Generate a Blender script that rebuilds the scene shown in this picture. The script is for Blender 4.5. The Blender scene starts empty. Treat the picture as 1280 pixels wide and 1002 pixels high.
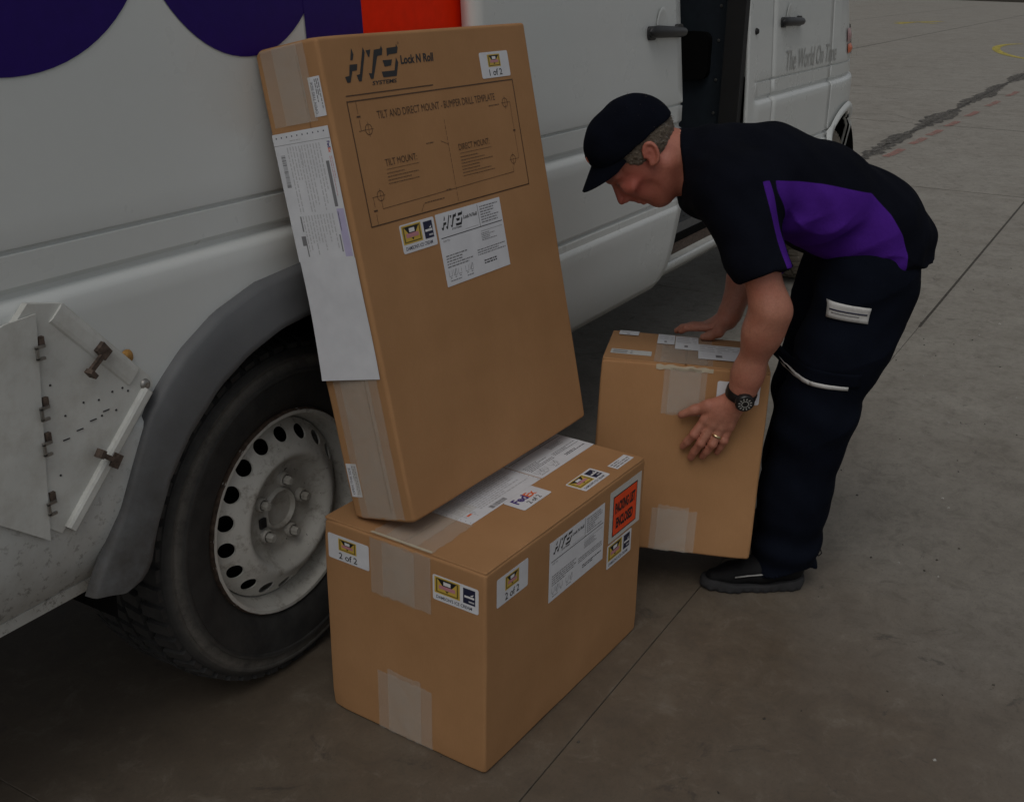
import bpy, bmesh, math, random
import numpy as np
from mathutils import Vector, Matrix
from mathutils.bvhtree import BVHTree
random.seed(4)
RNG = np.random.default_rng(7)
SC = bpy.context.scene
COL = SC.collection

# ------------------------------------------------------------------ camera
def set_camera():
    f, yaw, pitch, roll, h = 1376.8, 1.040, 0.374, 0.014, 1.428
    F = Vector((math.sin(yaw)*math.cos(pitch), math.cos(yaw)*math.cos(pitch), -math.sin(pitch)))
    R = Vector((math.cos(yaw), -math.sin(yaw), 0))
    U = R.cross(F)
    R2 = R*math.cos(roll) + U*math.sin(roll)
    U2 = U*math.cos(roll) - R*math.sin(roll)
    cam = bpy.data.cameras.new('camera')
    cam.sensor_width = 36; cam.lens = f/1280*36
    cam.clip_start = .02; cam.clip_end = 2000
    o = bpy.data.objects.new('camera', cam); COL.objects.link(o)
    m = Matrix((R2, U2, -F)).transposed().to_4x4(); m.translation = (0, 0, h)
    o.matrix_world = m
    SC.camera = o
set_camera()

# ------------------------------------------------------------------ world, sun, exposure
SUN_EL, SUN_AZ = 58, 256          # degrees; azimuth is the compass bearing the light comes from (x east, y north)
def set_light():
    w = bpy.data.worlds.new('World'); SC.world = w; w.use_nodes = True
    nt = w.node_tree; nt.nodes.clear()
    sky = nt.nodes.new('ShaderNodeTexSky'); sky.sky_type = 'NISHITA'; sky.sun_disc = False
    sky.sun_elevation = math.radians(SUN_EL); sky.sun_rotation = math.radians(SUN_AZ)
    sky.air_density = 1.0; sky.dust_density = 3.0; sky.ozone_density = 1.0
    hs = nt.nodes.new('ShaderNodeHueSaturation'); hs.inputs['Saturation'].default_value = .22
    bg = nt.nodes.new('ShaderNodeBackground'); bg.inputs['Strength'].default_value = .125
    out = nt.nodes.new('ShaderNodeOutputWorld')
    nt.links.new(sky.outputs[0], hs.inputs['Color']); nt.links.new(hs.outputs[0], bg.inputs['Color'])
    nt.links.new(bg.outputs[0], out.inputs['Surface'])
    s = bpy.data.lights.new('sun', 'SUN'); s.energy = .9; s.angle = math.radians(40); s.color = (1, .95, .88)
    o = bpy.data.objects.new('sun', s); COL.objects.link(o)
    a, e = math.radians(SUN_AZ), math.radians(SUN_EL)
    d = Vector((math.sin(a)*math.cos(e), math.cos(a)*math.cos(e), math.sin(e)))   # towards the sun
    o.rotation_euler = d.to_track_quat('Z', 'Y').to_euler(); o.location = d*30
set_light()
V = SC.view_settings
V.view_transform = 'Standard'; V.look = 'None'; V.gamma = 1; V.use_curve_mapping = False
V.exposure = -1.12
SC.render.engine = 'CYCLES'
SC.cycles.use_denoising = True
SC.cycles.max_bounces = 6; SC.cycles.diffuse_bounces = 3; SC.cycles.glossy_bounces = 3; SC.cycles.use_adaptive_sampling = True; SC.cycles.adaptive_threshold = .02

# ------------------------------------------------------------------ helpers
def lin(r, g, b):
    f = lambda c: (c/255/12.92) if c/255 <= .04045 else ((c/255+.055)/1.055)**2.4
    return (f(r), f(g), f(b), 1)

class NT:
    """small node-tree builder"""
    def __init__(s, name):
        s.m = bpy.data.materials.new(name); s.m.use_nodes = True
        s.t = s.m.node_tree; s.b = s.t.nodes['Principled BSDF']; s.out = s.t.nodes['Material Output']
    def n(s, typ, **kw):
        nd = s.t.nodes.new('ShaderNode'+typ)
        for k, v in kw.items():
            if k in nd.inputs: nd.inputs[k].default_value = v
            else: setattr(nd, k, v)
        return nd
    def l(s, a, b): s.t.links.new(a, b)
    def pos(s, scale=(1, 1, 1)):
        tc = s.n('TexCoord'); mp = s.n('Mapping'); mp.inputs['Scale'].default_value = scale
        s.l(tc.outputs['Object'], mp.inputs[0]); return mp.outputs[0]
    def noise(s, vec, scale, detail=4, rough=.55, dist=0):
        nd = s.n('TexNoise'); nd.inputs['Scale'].default_value = scale; nd.inputs['Detail'].default_value = detail
        nd.inputs['Roughness'].default_value = rough; nd.inputs['Distortion'].default_value = dist
        s.l(vec, nd.inputs['Vector']); return nd.outputs['Fac']
    def ramp(s, fac, stops):
        nd = s.n('ValToRGB'); e = nd.color_ramp.elements
        while len(e) < len(stops): e.new(.5)
        for el, (p, c) in zip(e, stops):
            el.position = p; el.color = c if len(c) == 4 else (*c, 1)
        s.l(fac, nd.inputs[0]); return nd.outputs[0]
    def mix(s, fac, a, b, mode='MIX'):
        nd = s.n('Mix', data_type='RGBA', blend_type=mode)
        for sock, v in ((nd.inputs[0], fac), (nd.inputs[6], a), (nd.inputs[7], b)):
            if hasattr(v, 'is_output'): s.l(v, sock)
            else: sock.default_value = v
        return nd.outputs[2]
    def math(s, op, a, b=0, c=0):
        nd = s.n('Math', operation=op)
        for i, v in enumerate((a, b, c)):
            if hasattr(v, 'is_output'): s.l(v, nd.inputs[i])
            else: nd.inputs[i].default_value = v
        return nd.outputs[0]
    def xyz(s, vec):
        nd = s.n('SeparateXYZ'); s.l(vec, nd.inputs[0]); return nd.outputs
    def bump(s, h, strength=.3, dist=.002):
        nd = s.n('Bump'); nd.inputs['Strength'].default_value = strength; nd.inputs['Distance'].default_value = dist
        s.l(h, nd.inputs['Height']); s.l(nd.outputs[0], s.b.inputs['Normal'])
    def base(s, v):
        if hasattr(v, 'is_output'): s.l(v, s.b.inputs['Base Color'])
        else: s.b.inputs['Base Color'].default_value = v if len(v) == 4 else (*v, 1)
    def rough(s, v):
        if hasattr(v, 'is_output'): s.l(v, s.b.inputs['Roughness'])
        else: s.b.inputs['Roughness'].default_value = v

MAT = {}
def simple(name, col, rough=.6, metal=0, spec=.5, noise=.12, nscale=40):
    t = NT(name); p = t.pos(); c = (*col[:3], 1)
    k = t.noise(p, nscale, 5)
    hi = tuple(min(1, x*(1+noise)) for x in col[:3])+(1,); lo = tuple(x*(1-noise) for x in col[:3])+(1,)
    t.base(t.ramp(k, [(.3, lo), (.7, hi)])); t.rough(rough)
    t.b.inputs['Metallic'].default_value = metal; t.b.inputs['Specular IOR Level'].default_value = spec
    MAT[name] = t.m; return t

def mesh(name, verts, faces, mats=None, parent=None, smooth=False, idx=None, weld=False, mw=None, sharp=None):
    me = bpy.data.meshes.new(name)
    me.from_pydata([tuple(map(float, v)) for v in verts], [], [tuple(map(int, f)) for f in faces])
    mats = mats if isinstance(mats, (list, tuple)) else [mats]
    for m in mats:
        if m: me.materials.append(MAT[m] if isinstance(m, str) else m)
    if idx is not None: me.polygons.foreach_set('material_index', idx)
    if weld:
        bm = bmesh.new(); bm.from_mesh(me); bmesh.ops.remove_doubles(bm, verts=bm.verts, dist=1e-5)
        bmesh.ops.dissolve_degenerate(bm, dist=1e-6, edges=bm.edges)
        bmesh.ops.recalc_face_normals(bm, faces=bm.faces); bm.to_mesh(me); bm.free()
    if smooth:
        me.polygons.foreach_set('use_smooth', [True]*len(me.polygons))
        if sharp: me.set_sharp_from_angle(angle=math.radians(sharp))
    me.update()
    o = bpy.data.objects.new(name, me); COL.objects.link(o)
    if parent: o.parent = parent
    if mw is not None: o.matrix_world = mw
    return o
def empty(name, loc=(0, 0, 0), rz=0):
    o = bpy.data.objects.new(name, None); COL.objects.link(o); o.location = loc; o.rotation_euler = (0, 0, rz)
    o.empty_display_size = .1; return o
def tag(o, label=None, cat=None, group=None, kind=None):
    for k, v in (('label', label), ('category', cat), ('group', group), ('kind', kind)):
        if v: o[k] = v
    return o

class MB:
    """mesh collector"""
    def __init__(s): s.v = []; s.f = []; s.i = []
    def add(s, v, f, mi=0):
        n = len(s.v); s.v += [tuple(x) for x in v]; s.f += [tuple(k+n for k in q) for q in f]; s.i += [mi]*len(f); return s
    def box(s, lo, hi, mi=0, M=None, ch=0):
        x0, y0, z0 = lo; x1, y1, z1 = hi
        v = [(x0, y0, z0), (x1, y0, z0), (x1, y1, z0), (x0, y1, z0), (x0, y0, z1), (x1, y0, z1), (x1, y1, z1), (x0, y1, z1)]
        if M: v = [M@Vector(q) for q in v]
        return s.add(v, [(0, 3, 2, 1), (4, 5, 6, 7), (0, 1, 5, 4), (1, 2, 6, 5), (2, 3, 7, 6), (3, 0, 4, 7)], mi)
    def grid(s, nu, nv, fn, mi=0, flip=False):
        v = [fn(i/(nu-1), j/(nv-1)) for i in range(nu) for j in range(nv)]
        f = []
        for i in range(nu-1):
            for j in range(nv-1):
                q = (i*nv+j, (i+1)*nv+j, (i+1)*nv+j+1, i*nv+j+1)
                f.append(q[::-1] if flip else q)
        return s.add(v, f, mi)
    def lathe(s, prof, n, fn, mi=0, close=False):
        """prof: [(r, a)], fn(r, a, angle) -> xyz"""
        m = len(prof); v = [fn(r, a, 2*math.pi*k/n) for k in range(n) for r, a in prof]; f = []
        for k in range(n):
            k2 = (k+1) % n
            for j in range(m-1 if not close else m):
                j2 = (j+1) % m
                f.append((k*m+j, k2*m+j, k2*m+j2, k*m+j2))
        return s.add(v, f, mi)
    def tube(s, pts, r, n=10, mi=0, caps=True):
        pts = [Vector(p) for p in pts]; rs = r if isinstance(r, (list, tuple)) else [r]*len(pts); v = []
        for k, p in enumerate(pts):
            d = (pts[min(k+1, len(pts)-1)]-pts[max(k-1, 0)]).normalized()
            a = d.orthogonal().normalized() if k == 0 else (a-d*a.dot(d)).normalized()
            b = d.cross(a)
            v += [p+(a*math.cos(t)+b*math.sin(t))*rs[k] for t in [2*math.pi*q/n for q in range(n)]]
        f = [(k*n+q, k*n+(q+1) % n, (k+1)*n+(q+1) % n, (k+1)*n+q) for k in range(len(pts)-1) for q in range(n)]
        if caps: f += [tuple(range(n))[::-1], tuple((len(pts)-1)*n+q for q in range(n))]
        return s.add(v, f, mi)
    def prism(s, pts, z0, z1, fn, mi=0):
        """polygon pts (2d), extruded between z0 and z1, mapped by fn(x, y, z)"""
        n = len(pts); v = [fn(x, y, z0) for x, y in pts]+[fn(x, y, z1) for x, y in pts]
        f = [tuple(range(n))[::-1], tuple(range(n, 2*n))]+[(k, (k+1) % n, n+(k+1) % n, n+k) for k in range(n)]
        return s.add(v, f, mi)
    def build(s, name, mats, parent=None, smooth=False, weld=False, sharp=None, mw=None):
        return mesh(name, s.v, s.f, mats, parent, smooth, s.i, weld, mw, sharp)

def rounded_rect(x0, y0, x1, y1, r, n=5):
    r = min(r, abs(x1-x0)/2.01, abs(y1-y0)/2.01); p = []
    for cx, cy, a0 in ((x1-r, y0+r, -90), (x1-r, y1-r, 0), (x0+r, y1-r, 90), (x0+r, y0+r, 180)):
        for k in range(n):
            a = math.radians(a0+90*k/(n-1)); p.append((cx+r*math.cos(a), cy+r*math.sin(a)))
    return p

# ------------------------------------------------------------------ materials
def make_materials():
    # concrete
    t = NT('concrete'); p = t.n('NewGeometry').outputs['Position']
    big = t.noise(p, .55, 5, .6); mid = t.noise(p, 3.2, 6, .65, .4); fine = t.noise(p, 38, 6, .7); spk = t.noise(p, 150, 3, .6)
    c = t.ramp(mid, [(.25, (.23, .207, .172)), (.5, (.305, .282, .241)), (.78, (.38, .355, .308))])
    c = t.mix(t.ramp(big, [(.35, (.0,)*3), (.7, (.5,)*3)]), c, (.36, .342, .30, 1))
    c = t.mix(t.ramp(fine, [(.3, (.28,)*3), (.65, (0,)*3)]), c, (.085, .08, .07, 1))
    # brown, oily floor stain in front of the van, its own ragged outline
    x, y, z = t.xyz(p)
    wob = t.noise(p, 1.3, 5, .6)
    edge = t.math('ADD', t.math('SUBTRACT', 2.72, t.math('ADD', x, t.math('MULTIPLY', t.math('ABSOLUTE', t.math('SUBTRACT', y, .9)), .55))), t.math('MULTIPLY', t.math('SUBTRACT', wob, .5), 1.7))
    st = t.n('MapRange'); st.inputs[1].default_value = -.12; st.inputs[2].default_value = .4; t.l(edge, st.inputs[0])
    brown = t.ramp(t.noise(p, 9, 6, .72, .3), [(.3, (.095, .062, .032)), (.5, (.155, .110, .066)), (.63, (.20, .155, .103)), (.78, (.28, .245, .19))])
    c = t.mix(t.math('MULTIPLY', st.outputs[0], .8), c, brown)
    shade_grime = t.n('MapRange'); shade_grime.inputs[1].default_value = 4.6; shade_grime.inputs[2].default_value = 1.2; t.l(t.math('ADD', x, t.math('MULTIPLY', t.math('SUBTRACT', wob, .5), 2.2)), shade_grime.inputs[0])
    c = t.mix(t.math('MULTIPLY', shade_grime.outputs[0], .72), c, (.105, .084, .064, 1))  # shade over the near floor put into its colour, along with brown grime
    mot = t.noise(p, 13, 6, .78, .6)
    c = t.mix(t.ramp(mot, [(.34, (.38,)*3), (.5, (0,)*3)]), c, (.085, .072, .056, 1)); c = t.mix(t.ramp(mot, [(.55, (0,)*3), (.75, (.28,)*3)]), c, (.36, .33, .275, 1))
    fl = t.noise(t.pos((1, 2.6, 1)), 46, 5, .8, 1.5); c = t.mix(t.ramp(fl, [(.66, (0,)*3), (.71, (.22,)*3)]), c, (.38, .35, .3, 1))
    # rubber-dark scuffs and pale scratches
    sc = t.noise(p, 5.5, 6, .75, 1.2)
    c = t.mix(t.ramp(sc, [(.62, (0,)*3), (.69, (.55,)*3)]), c, (.05, .045, .04, 1))
    c = t.mix(t.ramp(t.noise(p, 21, 4, .7, .8), [(.70, (0,)*3), (.78, (.25,)*3)]), c, (.32, .29, .24, 1))
    c = t.mix(t.ramp(spk, [(.3, (.3,)*3), (.45, (0,)*3)]), c, (.06, .055, .05, 1))
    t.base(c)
    r = t.mix(st.outputs[0], (.85,)*3+(1,), t.ramp(mid, [(.3, (.38,)*3), (.7, (.62,)*3)]))
    t.rough(r); t.bump(t.math('ADD', t.math('MULTIPLY', fine, .7), t.math('MULTIPLY', spk, .5)), .2, .002)
    MAT['concrete'] = t.m
    simple('piping_grey', (.42, .41, .38), .8); simple('joint', (.07, .063, .052), .95, noise=.5)
    t = simple('asphalt_fill', (.11, .102, .09), .95, noise=.7, nscale=25); t.l(t.ramp(t.noise(t.pos(), 16, 6, .8), [(.40, (0,)*3), (.54, (1,)*3)]), t.b.inputs['Alpha'])
    for nm, col in (('yellow_paint', (.55, .45, .08)), ('pink_paint', (.42, .2, .165))):
        t = NT(nm); p = t.n('NewGeometry').outputs['Position']
        k = t.noise(p, 11, 6, .75); t.base(col); t.rough(.8)
        a = t.ramp(k, [(.34, (0,)*3), (.50, (.92 if nm[0] == 'y' else .6,)*3)]); t.l(a, t.b.inputs['Alpha']); MAT[nm] = t.m
    # van paint, road dirt thickening low down and behind the wheel
    t = NT('van_paint'); p = t.n('NewGeometry').outputs['Position']; x, y, z = t.xyz(p)
    c = t.ramp(t.noise(p, 2.5, 3), [(.35, (.66, .69, .675)), (.65, (.71, .735, .72))])
    low = t.n('MapRange'); low.inputs[1].default_value = .78; low.inputs[2].default_value = .46; t.l(z, low.inputs[0])
    near = t.n('MapRange'); near.inputs[1].default_value = 1.6; near.inputs[2].default_value = 1.0; t.l(x, near.inputs[0])
    mud = t.math('MULTIPLY', t.math('MULTIPLY', low.outputs[0], t.math('ADD', t.math('MULTIPLY', near.outputs[0], .85), .12)), t.ramp(t.noise(p, 11, 8, .7), [(.2, (.35,)*3), (.75, (1,)*3)]))
    c = t.mix(t.math('MULTIPLY', mud, .85), c, (.2, .175, .135, 1))
    spl = t.noise(p, 60, 4, .8)
    sp2 = t.math('MULTIPLY', t.math('MULTIPLY', t.ramp(spl, [(.56, (0,)*3), (.62, (1,)*3)]), low.outputs[0]), near.outputs[0])
    c = t.mix(t.math('MULTIPLY', sp2, .6), c, (.08, .066, .05, 1))
    film = t.ramp(t.noise(p, 5, 6, .7), [(.4, (0,)*3), (.8, (.10,)*3)])
    c = t.mix(film, c, (.36, .34, .29, 1))
    t.base(c); t.rough(t.ramp(t.noise(p, 6, 4), [(.3, (.24,)*3), (.7, (.38,)*3)])); t.b.inputs['Coat Weight'].default_value = .25
    t.bump(t.noise(p, 1.6, 3), .12, .01)
    MAT['van_paint'] = t.m
    # wheel paint
    t = NT('wheel_paint'); p = t.pos()
    c = t.ramp(t.noise(p, 9, 5), [(.3, (.58, .57, .52)), (.7, (.68, .67, .62))])
    c = t.mix(t.ramp(t.noise(p, 32, 7, .8), [(.52, (0,)*3), (.70, (.75,)*3)]), c, (.2, .165, .12, 1))
    x, y, z = t.xyz(p); rr = t.math('SQRT', t.math('ADD', t.math('MULTIPLY', x, x), t.math('MULTIPLY', z, z))); hub = t.n('MapRange'); hub.inputs[1].default_value = .125; hub.inputs[2].default_value = .085; t.l(rr, hub.inputs[0])
    c = t.mix(t.math('MULTIPLY', hub.outputs[0], t.ramp(t.noise(p, 26, 6, .7), [(.25, (.15,)*3), (.75, (.75,)*3)])), c, (.3, .27, .22, 1))
    c = t.mix(t.ramp(t.noise(p, 75, 3, .6, 1.5), [(.70, (0,)*3), (.73, (1,)*3)]), c, (.03, .025, .02, 1))
    t.base(c); t.rough(.5); t.bump(t.noise(p, 40, 4), .15, .002); MAT['wheel_paint'] = t.m
    simple('rust_edge', (.075, .05, .035), .9, noise=.6, nscale=90)
    t = NT('tyre_rubber'); p = t.pos(); x, y, z = t.xyz(p)
    rr = t.math('SQRT', t.math('ADD', t.math('MULTIPLY', x, x), t.math('MULTIPLY', z, z)))
    ring = t.n('MapRange'); ring.inputs[1].default_value = 0; ring.inputs[2].default_value = .022
    t.l(t.math('ABSOLUTE', t.math('SUBTRACT', rr, .325)), ring.inputs[0]); ring.inputs[3].default_value = 1; ring.inputs[4].default_value = 0
    scf = t.math('MULTIPLY', ring.outputs[0], t.ramp(t.noise(p, 22, 7, .8), [(.25, (0,)*3), (.55, (1,)*3)]))
    c = t.ramp(t.noise(p, 18, 6, .7), [(.3, (.022, .022, .022)), (.7, (.05, .049, .046))])
    c = t.mix(t.math('MULTIPLY', scf, .8), c, (.19, .18, .16, 1)); t.base(c); t.rough(.75); t.bump(t.noise(p, 90, 4), .2, .001)
    MAT['tyre_rubber'] = t.m
    t = NT('grey_plastic'); p = t.n('NewGeometry').outputs['Position']; x, y, z = t.xyz(p)
    c = t.ramp(t.noise(p, 6, 5), [(.3, (.10, .105, .112)), (.7, (.14, .145, .15))])
    low = t.n('MapRange'); low.inputs[1].default_value = .86; low.inputs[2].default_value = .5; t.l(z, low.inputs[0])
    c = t.mix(t.math('MULTIPLY', low.outputs[0], t.ramp(t.noise(p, 20, 7, .7), [(.3, (.2,)*3), (.7, (.9,)*3)])), c, (.042, .036, .028, 1))
    t.base(c); t.rough(.6); t.bump(t.noise(p, 200, 2), .1, .0005); MAT['grey_plastic'] = t.m
    simple('dusty_rubber', (.2, .175, .14), .9, noise=.3, nscale=30); simple('black_plastic', (.022, .022, .024), .42); simple('rubber_seal', (.012, .012, .012), .7)
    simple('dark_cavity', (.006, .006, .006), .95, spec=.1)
    simple('navy_panel', (.02, .028, .038), .5, noise=.15); simple('interior_grey', (.12, .12, .12), .6)
    simple('tread_plate', (.16, .165, .17), .45, .6); simple('steel', (.35, .34, .32), .4, .9, noise=.3)
    simple('rusty_steel', (.10, .072, .056), .8, .2, noise=.5, nscale=120)
    t = simple('white_sheet', (.63, .64, .605), .5, noise=.08, nscale=12); p = t.pos(); t.base(t.mix(t.ramp(t.noise(p, 17, 8, .75), [(.45, (0,)*3), (.75, (.35,)*3)]), t.b.inputs['Base Color'].links[0].from_socket, (.26, .22, .16, 1))); simple('reflector_amber', (.42, .22, .05), .4, noise=.4, nscale=80)
    simple('lamp_orange', (.75, .13, .015), .25); simple('pink_lens', (.45, .25, .25), .3)
    simple('glass_dark', (.03, .035, .04), .08); simple('chrome', (.5, .5, .5), .2, 1)
    simple('decal_purple', (.020, .004, .135), .35, spec=.2, noise=.08); simple('decal_orange', (.92, .028, .001), .5, spec=.1, noise=.05); simple('decal_grey', (.42, .42, .40), .6)
    # cardboard
    for nm, k in (('cardboard', 1.0),):
        t = NT(nm); p = t.pos()
        c = t.ramp(t.noise(p, 5, 6, .6), [(.3, (.39*k, .207*k, .091*k)), (.7, (.46*k, .250*k, .115*k))])
        fib = t.noise(t.pos((60, 60, 8)), 6, 4, .7)
        c = t.mix(t.ramp(fib, [(.35, (.14,)*3), (.7, (0,)*3)]), c, (.25, .13, .055, 1))
        c = t.mix(t.ramp(t.noise(p, 16, 7, .75, .5), [(.66, (0,)*3), (.74, (.25,)*3)]), c, (.55, .36, .2, 1))
        t.base(c); t.rough(.82); t.b.inputs['Specular IOR Level'].default_value = .25
        t.bump(t.math('ADD', t.math('MULTIPLY', t.noise(p, 4, 2), 3.0), t.math('MULTIPLY', fib, .12)), .3, .005); MAT[nm] = t.m
    simple('cardboard_edge', (.27, .145, .062), .9, noise=.3, nscale=150)
    # tape
    for nm, tint, al in (('clear_tape', (.70, .66, .58, 1), .27), ('cream_tape', (.62, .56, .42, 1), .8)):
        t = NT(nm); p = t.pos(); k = t.noise(p, 14, 2, .5, 1.8)
        t.base(tint); t.rough(t.ramp(k, [(.3, (.10,)*3), (.7, (.22,)*3)])); t.bump(k, .5, .004)
        t.l(t.ramp(k, [(.3, (al*.9,)*3), (.75, (min(1, al*1.12),)*3)]), t.b.inputs['Alpha']); MAT[nm] = t.m
    t = NT('paper'); p = t.pos(); t.base(t.ramp(t.noise(p, 25, 4), [(.3, (.66, .67, .70)), (.7, (.74, .75, .78))])); t.rough(.55)
    t.bump(t.noise(p, 12, 3), .15, .003); MAT['paper'] = t.m
    t = NT('pouch'); p = t.pos(); t.base((.6, .6, .57)); t.rough(.2); t.bump(t.noise(p, 18, 3), .3, .003); MAT['pouch'] = t.m
    for nm, c in dict(ink_black=(.012, .012, .014), ink_grey=(.2, .2, .21), ink_light=(.5, .5, .52), ink_print=(.085, .042, .018), ink_logo=(.022, .022, .024),
                      ink_yellow=(.62, .42, .07), ink_olive=(.16, .12, .02), ink_pink=(.55, .24, .27), ink_navy=(.015, .018, .05), ink_orange=(.9, .075, .012),
                      ink_purple=(.06, .03, .2), ink_fine=(.15, .08, .036), ink_fx=(.8, .16, .06), ink_lilac=(.5, .46, .66), ink_white=(.75, .75, .75)).items(): simple(nm, c, .5, noise=.05)
    # clothing and skin
    def cloth(nm, col, sc=260):
        t = NT(nm); p = t.pos(); k = t.noise(p, sc, 3, .6); k2 = t.noise(p, 7, 4)
        t.base(t.ramp(k2, [(.3, tuple(x*.75 for x in col)), (.7, tuple(x*1.25 for x in col))])); t.rough(.92)
        t.b.inputs['Specular IOR Level'].default_value = .06; t.b.inputs['Sheen Weight'].default_value = 0
        t.bump(t.math('ADD', k, t.math('MULTIPLY', t.noise(p, 22, 4), 2.5)), .4, .0022); MAT[nm] = t.m; return t
    cloth('navy_cloth', (.0052, .0070, .0130)); cloth('cap_cloth', (.0045, .0058, .011), 400)
    t = cloth('shirt_cloth', (.005, .006, .0105))
    at = t.n('Attribute', attribute_name='panel'); f = t.n('MapRange'); f.inputs[1].default_value = -.0006; f.inputs[2].default_value = .0006
    t.l(at.outputs['Fac'], f.inputs[0])
    k = t.noise(t.pos(), 9, 4)
    pur = t.ramp(k, [(.3, (.056, .013, .195)), (.7, (.082, .020, .275))])
    src = t.b.inputs['Base Color'].links[0].from_socket
    t.base(t.mix(f.outputs[0], src, pur))
    t = NT('skin'); p = t.pos()
    c = t.ramp(t.noise(p, 26, 5, .6), [(.3, (.40, .165, .105)), (.7, (.50, .225, .15))])
    c = t.mix(t.ramp(t.noise(p, 160, 3), [(.4, (.22,)*3), (.6, (0,)*3)]), c, (.30, .11, .07, 1))
    c = t.mix(t.ramp(t.noise(p, 11, 4, .6), [(.42, (0,)*3), (.62, (.35,)*3)]), c, (.50, .15, .10, 1)); c = t.mix(t.ramp(t.noise(t.pos((1, 1, .25)), 520, 3, .8, .6), [(.56, (0,)*3), (.66, (.4,)*3)]), c, (.16, .08, .05, 1))
    at = t.n('Attribute', attribute_name='tint'); c = t.mix(at.outputs['Fac'], c, (.43, .105, .078, 1))
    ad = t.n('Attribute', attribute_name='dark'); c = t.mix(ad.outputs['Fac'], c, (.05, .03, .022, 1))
    t.base(c); t.rough(.5); t.b.inputs['Subsurface Weight'].default_value = 0; t.b.inputs['Subsurface Radius'].default_value = (.008, .003, .0015); t.b.inputs['Subsurface Scale'].default_value = 1
    t.bump(t.math('ADD', t.noise(p, 140, 5, .7), t.math('MULTIPLY', t.noise(p, 48, 4, .6, .8), 1.6)), .42, .0016); MAT['skin'] = t.m
    t = NT('hair'); p = t.pos((30, 200, 200)); c = t.ramp(t.noise(p, 3, 5, .7), [(.3, (.07, .05, .034)), (.7, (.21, .175, .13))]); t.base(c); t.rough(.7); t.bump(t.noise(p, 5, 4), .8, .003); MAT['hair'] = t.m
    simple('hair_grey', (.30, .285, .26), .6); simple('hair_brown', (.075, .052, .034), .6)
    simple('reflective_strip', (.62, .62, .6), .4, noise=.1, nscale=200); simple('shoe_black', (.009, .009, .010), .7, spec=.2); simple('shoe_sole', (.042, .042, .044), .85, spec=.2)
    simple('piping', (.35, .35, .34), .6); simple('gold', (.75, .6, .35), .25, 1); simple('watch_black', (.01, .01, .011), .35); simple('watch_marks', (.45, .45, .42), .4)
make_materials()

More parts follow.
